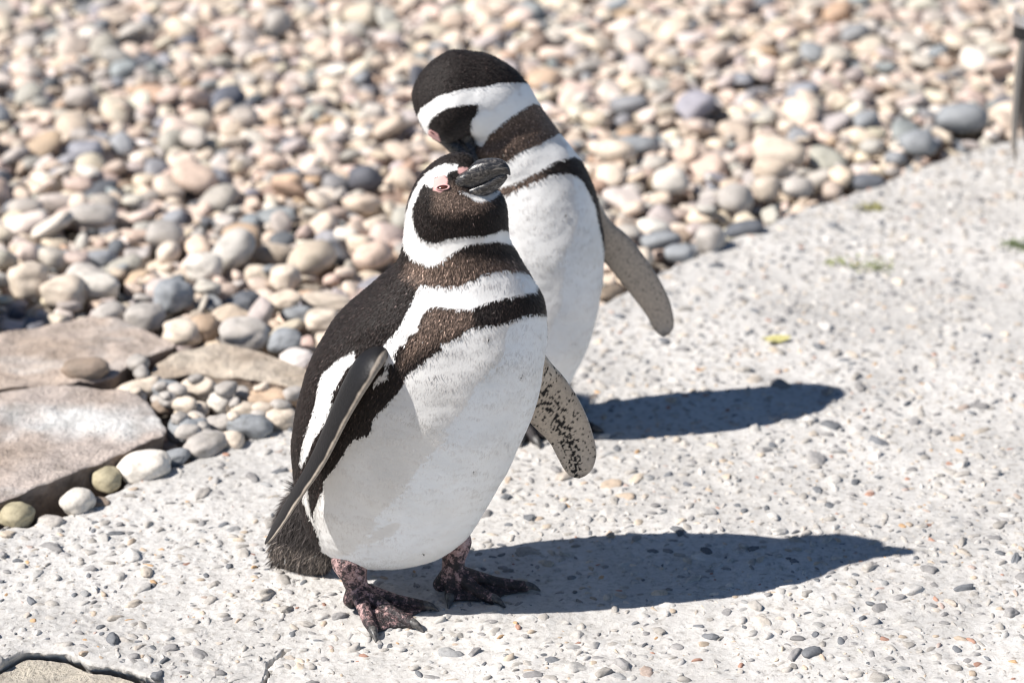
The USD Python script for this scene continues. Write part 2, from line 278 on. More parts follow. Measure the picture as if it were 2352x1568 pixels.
V = np.concatenate(wall(bot, -1, 21, zz[0], ((0.0005, 0.006), (-0.002, 0.002), (-0.007, -0.003), (-0.015, -0.012), (-0.02, -0.03), (-0.02, -0.13)))[::-1] + rows + wall(top, 1, 22, zz[-1], ((0.002, -0.006), (0.001, -0.016), (-0.004, -0.03), (-0.002, -0.05), (0.0, -0.09), (0.0, -0.13))), 0)
path = UsdGeom.Xform.Define(stage, '/World/concrete_path')
tag(path, 'pale rough concrete path with pebbles set in its surface', 'path', kind='structure')
obj('slab', (V.reshape(-1, 3), tri(grid_faces(V.shape[0], V.shape[1]))), concrete, path, smooth=True)
gs = np.array([(-60, -60), (60, -60), (60, 60), (-60, 60)], float)
g = obj('ground', (np.column_stack([gs, np.full(4, -0.10)]), np.array([[0, 1, 2], [0, 2, 3]])), soil_m, smooth=False)
tag(g, 'brown earth under and around the pebbles and the path', 'ground', kind='structure')
jv, jf, jt, nv = [], [], [], 0
for i in range(len(cand)):
    s = size[i]; el = rng.uniform(0.42, 0.95); fl = rng.uniform(0.40, 0.75)
    sub = 2 if i in big else (1 if s > 0.0035 else 0)
    v, f = stone(sub, (s * 1.25, s * el, s * fl), int(rng.integers(1, 9000)), 0.40, 0.6, 1.7)
    v = v @ rot(rng.uniform(0, 6.3), rng.normal(0, 0.22), rng.normal(0, 0.22)).T
    c = np.array([*cand[i], cz[i] + s * fl * rng.uniform(-0.55, 0.15)])
    tone = np.array(AGG[rng.choice(len(AGG), p=aw)][0]) * rng.uniform(0.85, 1.2)
    if tone[0] > 1.5 * tone[2] and s > 0.0058: tone = tone * 0.4 + 0.6 * np.array([0.42, 0.39, 0.35])
    if rng.random() < 0.25: tone = 0.6 * tone + 0.4 * np.array([0.56, 0.545, 0.52])
    if i in big:
        obj('stone', (v + c, f), grit_m, path, prim={'tone': tone[None]})
    else:
        jv.append(v + c); jf.append(f + nv); jt.append(np.repeat(tone[None], len(v), 0)); nv += len(v)
a = obj('small_stones', (np.vstack(jv), np.vstack(jf)), grit_m, path, prim={'tone': np.vstack(jt)})
tag(a, 'fine gravel set in the concrete', kind='stuff')

# ------------------------------------------------------------------ flat stones left of the birds
def flagstone(top_d, z, th, tone, label, seed, dip=(0, 0), stain=None):
    """A thick slab whose top outline was measured at height z; rough broken sides."""
    o = G(*np.array(top_d, float).T, z)[:, :2]
    n = 150
    cl = np.vstack([o, o[:1]]); s = np.concatenate([[0], np.cumsum(np.linalg.norm(np.diff(cl, axis=0), axis=1))])
    t = np.linspace(0, s[-1], n, endpoint=False); o = np.column_stack([np.interp(t, s, cl[:, k]) for k in (0, 1)])
    c = o.mean(0); ring = []
    for sc, dz in ((0.97, -th), (0.975, -th * 0.75), (0.98, -th * 0.45), (0.99, -th * 0.22), (1.0, -0.006), (1.002, -0.002), (1.002, -0.0019), (0.99, 0), *[(x, 0.0) for x in np.linspace(0.975, 0.02, 44)]):
        p = c + (o - c) * sc; p3 = np.column_stack([p, np.full(n, dz)])
        if dz < 0: p = p + np.column_stack([fn(p3, 40, seed, 3), fn(p3, 40, seed + 1, 3)]) * 0.034 * min(1, -dz / 0.012)
        zz = z + dz + (p - c) @ np.array(dip) + 0.012 * fn(np.column_stack([p, 0 * p[:, :1]]), 14, seed + 2, 4) + 0.008 * fn(np.column_stack([p, 0 * p[:, :1]]), 48, seed + 3, 3)
        ring.append(np.column_stack([p, zz]))
    Vv = np.concatenate(ring); f = tri(grid_faces(len(ring), n, True))
    k1 = np.clip(4.5 * fn(Vv, 11, seed + 5, 4) + 0.2, 0, 1)[:, None]; k2 = np.clip(5 * fn(Vv * [1, 2.2, 1], 9, seed + 6, 4) - 0.35, 0, 1)[:, None]
    tn = np.array(tone) * (1 - 0.45 * k1) + 0.45 * k1 * np.array([0.36, 0.27, 0.20]); tn = tn * (1 - k2) + k2 * np.array([0.52, 0.49, 0.465])
    sd_ = np.zeros(len(Vv)); sd_[:6 * n] = 1; sd_ = sd_[:, None] * (0.75 + 0.5 * np.clip(4 * fn(Vv, 30, seed + 8, 3) + .5, 0, 1))[:, None].clip(0, 1); tn = tn * (1 - sd_) + sd_ * np.array([0.21, 0.16, 0.125])  # sides: the stone's own brown, with their shade painted in as extra darkness
    if stain: d_ = Vv[:, :2] - G(*stain, z)[:2]; k3 = np.clip(1.6 - np.hypot(d_[:, 0] / 0.10, d_[:, 1] / 0.045) + 3.0 * fn(Vv, 16, 9, 4), 0, 1)[:, None]; k3 = k3 * (1 - np.clip(sd_, 0, 1)); tn = tn * (1 - k3) + k3 * np.array([0.66, 0.65, 0.63])
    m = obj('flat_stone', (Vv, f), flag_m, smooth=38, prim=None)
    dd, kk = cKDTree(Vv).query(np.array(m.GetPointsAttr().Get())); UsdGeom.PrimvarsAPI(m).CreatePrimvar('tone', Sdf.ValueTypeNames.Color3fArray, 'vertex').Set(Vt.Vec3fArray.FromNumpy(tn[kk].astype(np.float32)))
    tag(m, label, 'flat stone', 'flat stones at the edge of the pebble bed')
    return o, z, dip, c
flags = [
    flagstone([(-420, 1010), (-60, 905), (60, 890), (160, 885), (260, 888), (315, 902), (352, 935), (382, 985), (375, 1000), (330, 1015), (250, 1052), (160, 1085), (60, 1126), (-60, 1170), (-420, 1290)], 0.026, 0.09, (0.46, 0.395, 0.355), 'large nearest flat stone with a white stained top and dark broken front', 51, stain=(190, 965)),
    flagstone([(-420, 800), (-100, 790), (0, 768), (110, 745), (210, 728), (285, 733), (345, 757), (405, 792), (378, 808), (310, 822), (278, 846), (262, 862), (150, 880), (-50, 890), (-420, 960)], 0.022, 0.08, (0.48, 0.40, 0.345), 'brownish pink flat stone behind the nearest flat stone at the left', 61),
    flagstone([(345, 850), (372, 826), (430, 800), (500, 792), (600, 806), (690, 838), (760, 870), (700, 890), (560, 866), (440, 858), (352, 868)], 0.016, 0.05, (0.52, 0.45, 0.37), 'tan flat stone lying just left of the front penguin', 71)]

bo = G(-165, 748, 0.0); bv, bf = stone(3, (0.085, 0.075, 0.10), 12, 0.25, 0.6)
tag(obj('boulder', (bv + bo + [0, 0, 0.045], bf), flag_m, prim={'tone': np.array([[0.34, 0.33, 0.32]])}), 'grey boulder outside the left edge whose shadow falls on the pebbles', 'boulder')

# ------------------------------------------------------------------ pebble bed: stones dropped one by one on a height map
rng = np.random.default_rng(17)
HX0, HY0, HS = -1.55, -0.35, 0.005
HN = (700, 620)
hx = HX0 + HS * np.arange(HN[1]); hy = HY0 + HS * np.arange(HN[0])
gx, gy = np.meshgrid(hx, hy)
gp = np.column_stack([gx.ravel(), gy.ravel(), 0 * gx.ravel()])
H = (-0.045 + 0.024 * fn(gp, 3, 81, 3) + 0.006 * fn(gp, 40, 82, 3)).reshape(HN)
bk = (slice(None, None, 2), slice(None, None, 2)); gb = obj('gravel_bed', (np.stack([gx[bk], gy[bk], H[bk] - 0.002], -1).reshape(-1, 3), tri(grid_faces(*H[bk].shape))[(lambda q_: (gy[bk].ravel()[q_] > edge_y(gx[bk].ravel()[q_]) + 0.004).all(1))(tri(grid_faces(*H[bk].shape)))]), soil_m)
tag(gb, 'brown earth and grit showing between the pebbles', 'ground', kind='structure')
ey = edge_y(hx)[None]
H[gy < ey] = 0.0
own = np.full(HN, -1)
for o, z, dip, c in flags:
    s_ = sd(o, gp[:, :2]).reshape(HN) > -0.004
    H[s_] = z + ((gp[:, :2] - c) @ np.array(dip)).reshape(HN)[s_]; own[s_] = -2
TONES = {'cream': (0.645, 0.553, 0.455), 'pinkish beige': (0.56, 0.465, 0.39), 'warm grey': (0.46, 0.425, 0.39), 'blue grey': (0.285, 0.298, 0.312), 'dark slate': (0.13, 0.138, 0.155), 'orange tan': (0.50, 0.37, 0.265), 'off white': (0.70, 0.65, 0.58), 'brown': (0.30, 0.235, 0.185)}
TP = np.array([30, 24, 21, 9, 2.5, 3, 10, 2], float); TP /= TP.sum()
TN = list(TONES)
peb = []
def footprint(A, a, x, y):
    r = int(a / HS) + 2; i0, j0 = int(round((y - HY0) / HS)), int(round((x - HX0) / HS))
    if i0 - r < 0 or j0 - r < 0 or i0 + r >= HN[0] or j0 + r >= HN[1]: return None
    sl = (slice(i0 - r, i0 + r + 1), slice(j0 - r, j0 + r + 1))
    dx, dy = gx[sl] - x, gy[sl] - y
    qa = A[2, 2]; qb = 2 * (A[0, 2] * dx + A[1, 2] * dy); qc = A[0, 0] * dx * dx + 2 * A[0, 1] * dx * dy + A[1, 1] * dy * dy - 1
    disc = qb * qb - 4 * qa * qc; inn = disc > 0; rt = np.sqrt(np.maximum(disc, 0))
    return sl, inn, (-qb - rt) / (2 * qa), (-qb + rt) / (2 * qa)
def drop(x, y, semi, Rm, tone, kind, force=None, cands=None, sink=0.004):
    A = Rm @ np.diag(1 / np.asarray(semi) ** 2) @ Rm.T
    best = None
    for (cx, cy) in ([(x, y)] if cands is None else cands):
        fp = footprint(A, max(semi), cx, cy)
        if fp is None: continue
        sl, inn, lo, up = fp
        z = (H[sl] - lo)[inn].max() - sink
        if best is None or z < best[0]: best = (z, cx, cy, fp)
    if best is None: return False
    z, cx, cy, (sl, inn, lo, up) = best
    if force is not None: z = force
    elif z + max(semi) * 0.3 > 0.032: return False
    t = z + up; h = H[sl]; w = inn & (t > h)
    h[w] = t[w]; own[sl][w] = len(peb)
    peb.append(dict(c=np.array([cx, cy, z]), semi=semi, R=Rm, tone=np.asarray(tone, float), kind=kind, hand=cands is None))
    return True
# the stones one can pick out along the path and between the flat stones: (u, v of the centre, width px, height px, tilt deg, colour)
HAND = [(38, 1178, 82, 58, 0, 'olive'), (112, 1182, 64, 30, 0, 'warm grey'), (178, 1148, 76, 60, -15, 'off white'), (246, 1092, 66, 52, 0, 'olive'), (222, 1140, 60, 30, 0, 'brown'), (332, 1072, 116, 66, -8, 'off white'),
        (395, 1042, 84, 40, 0, 'blue grey'), (430, 985, 98, 60, 5, 'blue grey'), (474, 1018, 100, 58, -22, 'warm grey'), (530, 1005, 66, 48, 10, 'cream'), (575, 978, 104, 62, 10, 'blue grey'), (640, 957, 82, 56, 0, 'cream'),
        (505, 965, 80, 44, 0, 'warm grey'), (565, 935, 76, 44, 0, 'cream'), (440, 938, 76, 44, 0, 'cream'), (380, 922, 66, 40, 0, 'brown'), (510, 920, 60, 52, 40, 'off white'), (610, 910, 110, 46, 0, 'orange tan'), (455, 890, 92, 50, 0, 'cream'), (380, 890, 76, 46, 0, 'blue grey'), (320, 888, 110, 50, 0, 'cream'), (300, 905, 70, 40, 0, 'off white'),
        (560, 772, 112, 72, 0, 'warm grey'), (652, 780, 76, 56, 0, 'blue grey'), (470, 752, 66, 60, 30, 'orange tan'), (420, 762, 86, 56, 0, 'cream'), (200, 878, 106, 50, 5, 'brown'),
        (68, 660, 84, 88, 50, 'cream'), (150, 678, 96, 74, 20, 'cream'), (220, 660, 110, 66, 0, 'off white'), (250, 720, 84, 56, -50, 'warm grey'), (330, 730, 90, 64, 0, 'warm grey'), (395, 690, 86, 80, 20, 'blue grey'), (470, 620, 86, 70, -40, 'off white'), (570, 690, 60, 50, 30, 'dark slate'), (700, 580, 60, 40, 0, 'blue grey'),
        (750, 690, 120, 48, 0, 'cream'), (745, 735, 84, 56, 0, 'cream'), (655, 640, 70, 60, 0, 'cream'), (690, 720, 90, 50, 0, 'blue grey'),
        (210, 500, 110, 62, 0, 'warm grey'), (380, 545, 86, 66, 0, 'warm grey'), (560, 545, 90, 60, 0, 'orange tan'), (1710, 520, 92, 40, 0, 'dark slate'), (1990, 412, 84, 34, 0, 'dark slate'), (1630, 555, 66, 76, 20, 'warm grey'), (1690, 465, 80, 70, -30, 'warm grey'), (1790, 360, 122, 72, 10, 'cream'), (1775, 375, 60, 40, 0, 'brown'), (1560, 575, 70, 40, 0, 'blue grey'), (1460, 330, 110, 40, 0, 'blue grey'), (2110, 335, 80, 60, 0, 'blue grey'), (2210, 280, 120, 66, 0, 'blue grey'), (2180, 85, 70, 30, 0, 'brown'), (640, 62, 58, 62, 60, 'warm grey'), (1470, 590, 60, 50, 0, 'cream'), (1830, 430, 80, 50, 0, 'warm grey'), (1760, 435, 60, 56, 0, 'cream'), (1520, 545, 90, 40, 0, 'blue grey'), (1540, 420, 80, 60, 0, 'off white')]
TONES['olive'] = (0.42, 0.37, 0.25)
for (u, v, wd, ht, tl, kind) in HAND:
    p = G(u, v, 0.01); mm = np.linalg.norm(p - CAMP) / FPX
    a_ = wd * mm / 2; b_ = max(a_ * 0.55, min(a_ * 1.0, ht * mm / 2 * 1.25)); c_ = max(b_ * 0.6, min(b_, ht * mm / 2 * 0.95))
    Rm = rot(math.radians(-tl) * 1.3 + rng.normal(0, 0.15), rng.normal(0, 0.12), rng.normal(0, 0.12))
    A = Rm @ np.diag(1 / np.array([a_, b_, c_]) ** 2) @ Rm.T
    drop(p[0], p[1], (a_, b_, c_), Rm, np.array(TONES[kind]) * rng.uniform(0.82, 1.0), kind, force=(0.024 + 0.4 * c_) if (u, v) == (200, 878) else c_ - 0.008)
def in_bed(x, y, m): return y > edge_y(x) + m * 1.15
fails = 0
for _ in range(70):            # small pebbles packed between the flat stones
    s = rng.uniform(0.008, 0.016); p = G(rng.uniform(260, 700), rng.uniform(860, 1030)); semi = (s * 1.1, s * .85, s * .6)
    if p[1] > edge_y(p[0]) + s and all(sd(o_[0], p[None, :2])[0] < -0.008 for o_ in flags): drop(0, 0, semi, rot(rng.uniform(0, 6.3), rng.normal(0, .3), 0), np.array(TONES['cream' if rng.random() < .5 else 'warm grey']) * rng.uniform(.75, 1.05), 'cream', cands=[(p[0], p[1])])
while len(peb) < 13500 and fails < 5000:
    s = np.clip(rng.lognormal(math.log(0.0138), 0.38), 0.007, 0.034)
    if len(peb) > 10500: s *= 0.8
    el = rng.uniform(0.56, 0.95); fl = rng.uniform(0.42, 0.78)
    semi = (s * 1.1, s * 1.1 * el, s * 1.1 * el * fl)
    Rm = rot(rng.uniform(0, 6.3), rng.normal(0, 0.3), rng.normal(0, 0.3))
    c = []
    for _ in range(60):
        y = rng.uniform(-0.2, 3.05); x = rng.uniform(-1.45, 1.45)
        if abs(x - CX) > 0.19 * (y + CAM_D) * 1.10 + 0.16: continue
        if in_bed(x, y, semi[1]): c.append((x, y))
        if len(c) == 5: break
    kind = TN[rng.choice(len(TP), p=TP)]
    if not drop(0, 0, semi, Rm, np.array(TONES[kind]) * np.array([0.99, 0.965, 0.955]) * rng.uniform(0.80, 1.10) * rng.uniform(0.96, 1.04, 3), kind, cands=c): fails += 1
# which of them show, and how large
cnt = np.bincount(own[own >= 0].ravel(), minlength=len(peb)).astype(float)
pc = np.array([p['c'] for p in peb]); puv = proj(pc)
sil = [[(930, 590), (790, 720), (700, 870), (670, 1050), (625, 1250), (740, 1310), (1075, 1240), (1190, 1020), (1258, 740), (1215, 640), (1165, 400), (1060, 350), (950, 430)], [(1050, 115), (960, 180), (950, 260), (1050, 350), (1100, 600), (1300, 860), (1388, 560), (1345, 385), (1210, 190)]]
hid = (sd(sil[0], puv) > 0) | (sd(sil[1], puv) > 0)
vis = np.where((puv[:, 0] > 4) & (puv[:, 0] < 2348) & (puv[:, 1] > 4) & ~hid, cnt / np.linalg.norm(pc - CAMP, axis=1) ** 2, 0)
named = [i for i in np.argsort(-vis)[:300] if vis[i] > 0]
named = sorted(set(named) | {i for i, p in enumerate(peb) if p['hand'] and puv[i, 0] > 0 and not hid[i]})[:330]
def peb_mesh(i, sub):
    p = peb[i]; v, f = stone(sub, p['semi'], i + 1, 0.20, 0.2 + 0.7 * ((i * 7) % 10) / 10, 1.35)
    return v @ p['R'].T, f
def words(i):
    p = peb[i]; u, v = puv[i]; a, b, c = p['semi']
    shape = 'round' if b / a > 0.84 else ('oval' if b / a > 0.68 else 'long')
    gap = (pc[i, 1] - edge_y(pc[i, 0])) * 0.85
    if gap < 0.05: where = 'against the concrete edge ' + ('left of the penguins' if u < 1000 else 'right of the penguins')
    elif u < 720 and v > 850: where = 'between the flat stones'
    elif u < 720 and v > 660: where = 'just behind the flat stones'
    elif u < 950 and v > 420: where = 'in the bed left of the front penguin'
    elif u < 950: where = 'in the bed left of the rear penguin'
    elif u < 1800: where = 'in the bed right of the rear penguin'
    else: where = 'in the bed near the right edge'
    return f"{p['kind']} {shape} pebble", where
groups = defaultdict(list)
for i in named: groups[words(i)].append(i)
ordn = ['leftmost', 'second', 'third', 'fourth', 'fifth', 'sixth', 'seventh', 'eighth', 'ninth', 'tenth', 'eleventh', 'twelfth', 'thirteenth', 'fourteenth', 'fifteenth', 'sixteenth', 'seventeenth', 'eighteenth', 'nineteenth', 'twentieth'] + [f'{k}th' for k in range(21, 60)]
lab = {}
for (what, where), ids in groups.items():
    ids = sorted(ids, key=lambda i: puv[i, 0])
    for k, i in enumerate(ids):
        lab[i] = f'{what} {where}' if len(ids) == 1 else (f'leftmost {what} {where}' if k == 0 else f'{ordn[k]} {what} from left {where}')
ns = set(named)
for i in named:
    v, f = peb_mesh(i, 3 if puv[i, 1] > 600 else 2)
    m = obj('pebble', (v, f), pebble_m, prim={'tone': peb[i]['tone'][None]})
    m.AddTranslateOp().Set(Gf.Vec3d(*map(float, pc[i])))
    tag(m, lab[i], 'pebble', 'larger pebbles of the pebble bed')
jv, jf, jt, nv = [], [], [], 0
for i in range(len(peb)):
    if i in ns or cnt[i] == 0: continue
    v, f = peb_mesh(i, 2 if cnt[i] > 5 else 1); jv.append(v + pc[i]); jf.append(f + nv); jt.append(np.repeat(peb[i]['tone'][None], len(v), 0)); nv += len(v)
m = obj('pebbles', (np.vstack(jv), np.vstack(jf)), pebble_m, prim={'tone': np.vstack(jt)})
tag(m, 'bed of smaller and farther cream and grey pebbles beyond the path', 'pebbles', kind='stuff')
print('pebbles', len(peb), 'named', len(named), 'stuff', len(jv), 'agg', len(cand))

# ------------------------------------------------------------------ penguins
def loft(keys, nrow, ncol, power=2.15):
    """keys: (uL, vL, uR, vR, y, front depth ratio, back depth ratio). Returns points (nrow, ncol, 3), spine tangents."""
    K = np.array(keys, float); c = (K[:, 0:2] + K[:, 2:4]) / 2
    s = np.concatenate([[0], np.cumsum(np.hypot(*np.diff(c, axis=0).T) + 0.35 * np.abs(np.diff(np.hypot(*(K[:, 2:4] - K[:, 0:2]).T))))])
    t = np.linspace(0, s[-1], nrow)
    t = s[-1] * (0.5 - 0.5 * np.cos(np.pi * t / s[-1])) * 0.35 + t * 0.65
    k = PchipInterpolator(s, K, axis=0)(t)
    C = P((k[:, 0] + k[:, 2]) / 2, (k[:, 1] + k[:, 3]) / 2, k[:, 4]); Z = depth(C)
    e1 = (PZ(k[:, 2], k[:, 3], Z) - PZ(k[:, 0], k[:, 1], Z)) / 2
    T = np.gradient(C, axis=0); T /= np.linalg.norm(T, axis=1, keepdims=True)
    for _ in range(12): T[1:-1] = (T[:-2] + 2 * T[1:-1] + T[2:]) / 4
    e2 = np.cross(e1, T); e2 /= np.linalg.norm(e2, axis=1, keepdims=True) + 1e-12
    L = np.linalg.norm(e1, axis=1)
    th = np.arange(ncol) * 2 * np.pi / ncol; co, si = np.cos(th), np.sin(th)
    r = (np.abs(co) ** power + np.abs(si) ** power) ** (-1 / power)
    dep = np.where(si[None] > 0, k[:, 5:6], k[:, 6:7]) * L[:, None]
    pts = C[:, None] + (r * co)[None, :, None] * e1[:, None] + (r * si)[None, :, None] * dep[..., None] * e2[:, None]
    return pts, T
def loft_mesh(pts):
    nr, nc = pts.shape[:2]
    v = np.vstack([pts.reshape(-1, 3), pts[0].mean(0), pts[-1].mean(0)])
    f = tri(grid_faces(nr, nc, True)); a = np.arange(nc); b = (a + 1) % nc
    f = np.vstack([f, np.stack([b, a, np.full(nc, nr * nc)], 1), np.stack([(nr - 1) * nc + a, (nr - 1) * nc + b, np.full(nc, nr * nc + 1)], 1)])
    m = trimesh.Trimesh(v, f, process=False)
    if m.volume < 0: f = f[:, ::-1]
    return v, f
def vnormals(v, f):
    n = np.zeros_like(v); c = np.cross(v[f[:, 1]] - v[f[:, 0]], v[f[:, 2]] - v[f[:, 0]])
    for k in range(3): np.add.at(n, f[:, k], c)
    return n / (np.linalg.norm(n, axis=1, keepdims=True) + 1e-15)
def enc(d): return np.clip(0.5 + d / 80, 0, 1)
def blades(v, f, n, tang, field, count, rng, length, width, lift, tones, keep=None):
    """Small single-triangle feathers over the surface. tones(field at the root) -> colours."""
    ar = np.linalg.norm(np.cross(v[f[:, 1]] - v[f[:, 0]], v[f[:, 2]] - v[f[:, 0]]), axis=1)
    if keep is not None: ar = ar * keep[f].mean(1)
    fi = rng.choice(len(f), count, p=ar / ar.sum()); b = rng.dirichlet((1, 1, 1), count)
    mix = lambda a: (a[f[fi]] * b[..., None]).sum(1)
    p, nn, tt, fl = mix(v), mix(n), mix(tang), mix(field)
    nn /= np.linalg.norm(nn, axis=1, keepdims=True); tt = tt - nn * (tt * nn).sum(1, keepdims=True); tt /= np.linalg.norm(tt, axis=1, keepdims=True) + 1e-9
    sd_ = np.cross(nn, tt); a = rng.normal(0, 0.28, count)[:, None]; tt, sd_ = tt * np.cos(a) + sd_ * np.sin(a), sd_ * np.cos(a) - tt * np.sin(a)
    l = length(fl, p) * rng.uniform(0.7, 1.3, count); w = width(fl, p) * rng.uniform(0.7, 1.3, count); li = lift * rng.uniform(0.4, 1.6, count)
    root = p - nn * 0.0004
    tip = p + tt * l[:, None] + nn * li[:, None]
    V = np.stack([root + sd_ * (w / 2)[:, None], root - sd_ * (w / 2)[:, None], tip], 1).reshape(-1, 3)
    N = nn + (0.035 + 0.17 * (fl[:, :1] < 0.5)) * rng.normal(0, 1, nn.shape); N /= np.linalg.norm(N, axis=1, keepdims=True)
    col = tones(fl, rng, p)
    return V, np.arange(len(V)).reshape(-1, 3), np.repeat(N, 3, 0), np.repeat(col, 3, 0)
def feather_tones(fl, rng, p=None):
    n = len(fl); w = fl[:, 0] + rng.normal(0, 0.013, n) > 0.5
    br = np.clip((fl[:, 1] - 0.3) / 0.42, 0, 1)[:, None]
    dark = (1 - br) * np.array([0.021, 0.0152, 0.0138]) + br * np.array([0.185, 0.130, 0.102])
    dark = dark * rng.lognormal(-0.05, 0.42, n)[:, None] * np.where(rng.random(n) < 0.06, 2.6, 1.0)[:, None]
    white = np.array([0.785, 0.762, 0.742]) * rng.uniform(0.98, 1.02, n)[:, None]
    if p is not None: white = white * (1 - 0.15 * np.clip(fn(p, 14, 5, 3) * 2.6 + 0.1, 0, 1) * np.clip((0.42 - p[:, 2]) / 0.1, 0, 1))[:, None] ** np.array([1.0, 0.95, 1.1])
    c = np.where(w[:, None], white, dark)
    pk = fl[:, 2] > 0.5
    c[pk] = np.array([0.76, 0.44, 0.42]) * rng.uniform(0.9, 1.05, pk.sum())[:, None]
    return np.clip(c, 0.004, 0.85)
def tube_loft(keys, nrow=70, ncol=28, power=2.0):
    """keys: (lead u, v, y, trail u, v, y, half thickness mm). Flat limb such as a flipper or a bill."""
    K = np.array(keys, float); A = P(K[:, 0], K[:, 1], K[:, 2]); B = P(K[:, 3], K[:, 4], K[:, 5])
    c = (A + B) / 2; s = np.concatenate([[0], np.cumsum(np.linalg.norm(np.diff(c, axis=0), axis=1))])
    t = s[-1] * np.sin(np.linspace(0, np.pi / 2, nrow))
    Ai, Bi, th = PchipInterpolator(s, A)(t), PchipInterpolator(s, B)(t), PchipInterpolator(s, K[:, 6])(t) / 1000
    C, e1 = (Ai + Bi) / 2, (Ai - Bi) / 2
    T = np.gradient(C, axis=0); n = np.cross(T, e1); n /= np.linalg.norm(n, axis=1, keepdims=True) + 1e-12
    a = np.arange(ncol) * 2 * np.pi / ncol; co, si = np.cos(a), np.sin(a)
    r = (np.abs(co) ** power + np.abs(si) ** power) ** (-1 / power)
    prof = (r * si) * (1 - 0.25 * (1 - co) / 2)
    return C[:, None] + (r * co)[None, :, None] * e1[:, None] + prof[None, :, None] * th[:, None, None] * n[:, None], T, n, (t / s[-1])
def ball(c, r, k=1): return m3.Manifold.sphere(float(r), 20).translate([float(x) for x in c])
def hull(*balls): return m3.Manifold.batch_hull([ball(c, r) for c, r in balls])
def smooth_solid(m, edge=0.0025, it=8):
    m = m.refine_to_length(edge); a = m.to_mesh(); t = trimesh.Trimesh(a.vert_properties[:, :3], a.tri_verts)
    trimesh.smoothing.filter_taubin(t, iterations=it); return np.array(t.vertices), np.array(t.faces)
def foot(parent, origin, hip, hr, ankle, tips, heel, seed, shade=0.0):
    """Leg, three webbed toes and their claws. hip and ankle are points in the air, tips and heel lie on the path."""
    parts = [hull((hip, hr), ((hip + ankle) / 2, hr * 0.72), ), hull(((hip + ankle) / 2, hr * 0.72), (ankle, 0.0125)), hull((ankle, 0.0125), (heel + [0, 0, 0.012], 0.009))]
    claws, kn = [], []
    for tp in tips:
        d = tp - ankle; d[2] = 0; L = np.linalg.norm(d); d /= L
        base = tp - d * 0.013 + [0, 0, 0.0075]; mid = ankle * 0.42 + base * 0.58; mid[2] = 0.013
        parts += [hull((ankle, 0.0105), (mid, 0.0075)), hull((mid, 0.0075), (base, 0.0065))]; kn.append((mid, base))
        cl = hull((base + d * 0.002 + [0, 0, 0.0012], 0.0056), (base + d * 0.009 + [0, 0, 0.0], 0.0040)) + hull((base + d * 0.009, 0.0040), (base + d * 0.0175 + [0, 0, -0.0055], 0.0012))
        claws.append(cl)
    for (m1, b1), (m2, b2) in zip(kn[:-1], kn[1:]):
        inn = (b1 + b2) / 2 * 0.72 + (m1 + m2) / 2 * 0.28; inn[2] = 0.0045
        lo = lambda x, z: np.array([x[0], x[1], z])
        parts += [hull((ankle - [0, 0, 0.006], 0.003), (lo(m1, 0.008), 0.0022), (lo(b1, 0.0045), 0.0022), (inn, 0.0022)), hull((ankle - [0, 0, 0.006], 0.003), (lo(m2, 0.008), 0.0022), (lo(b2, 0.0045), 0.0022), (inn, 0.0022)), hull((lo(m1, 0.008), 0.0022), (lo(m2, 0.008), 0.0022), (inn, 0.0022))]
    v, f = smooth_solid(m3.Manifold.batch_boolean(parts, m3.OpType.Add), 0.0025, 6)
    p3 = v
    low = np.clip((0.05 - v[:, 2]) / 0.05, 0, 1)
    tone = 0.045 + shade - 0.125 * low + 0.16 * fn(v, 45, seed, 2) - 0.10 * np.clip((0.006 - v[:, 2]) / 0.004, 0, 1)  # shade: cast shadow put into the skin colour
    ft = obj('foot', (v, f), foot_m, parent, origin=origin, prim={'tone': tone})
    for c in claws: obj('claw', smooth_solid(c, 0.002, 3), claw_m, ft, origin=origin)
def surface_hit(v, f, u_, v_):
    q = proj(v); d = depth(v); near = np.hypot(q[:, 0] - u_, q[:, 1] - v_) < 7
    i = np.where(near)[0]; return i[np.argmin(d[i])]
def bill_parts(parent, origin, up, low):
    for nm, k in (('upper_bill', up), ('lower_bill', low)):
        pts, T, n, t = tube_loft(k, 40, 24, 2.1)
        pts = pts + 0.0007 * fn(pts.reshape(-1, 3), 140, 5, 3).reshape(pts.shape[:2])[..., None] * n[:, None]
        obj(nm, loft_mesh(pts), bill_m, parent, origin=origin)
def eye_parts(parent, origin, v, n, i, r, along):
    c = v[i] - n[i] * r * 0.22; e = ico[3].vertices * np.array([1.25, 0.42, 0.75]) * r
    z = n[i]; x = along - z * (along @ z); x /= np.linalg.norm(x); B = np.stack([x, np.cross(z, x), z])
    obj('eye', (c + e @ B, ico[3].faces), eye_m, parent, origin=origin)
    a = np.linspace(0, 2 * np.pi, 36, endpoint=False); t = np.linspace(0, 2 * np.pi, 10, endpoint=False)
    A, Tt = np.meshgrid(a, t, indexing='ij')
    rr = 1.15 + 0.20 * np.cos(Tt); pts = np.stack([rr * np.cos(A) * 1.25, rr * np.sin(A) * 0.48 + 0.03, 0.26 * np.sin(Tt) + 0.30], -1) * r
    lidv = (c + pts.reshape(-1, 3) @ B); q4 = grid_faces(36, 10, True)
    i_, j_ = np.meshgrid(np.arange(36), np.arange(10), indexing='ij'); q4 = np.stack([i_ * 10 + j_, i_ * 10 + (j_ + 1) % 10, ((i_ + 1) % 36) * 10 + (j_ + 1) % 10, ((i_ + 1) % 36) * 10 + j_], -1).reshape(-1, 4)
    obj('eyelid', (lidv, tri(q4)), flipper_m, parent, origin=origin, prim={'tone': np.array([[0.74, 0.44, 0.42]])})
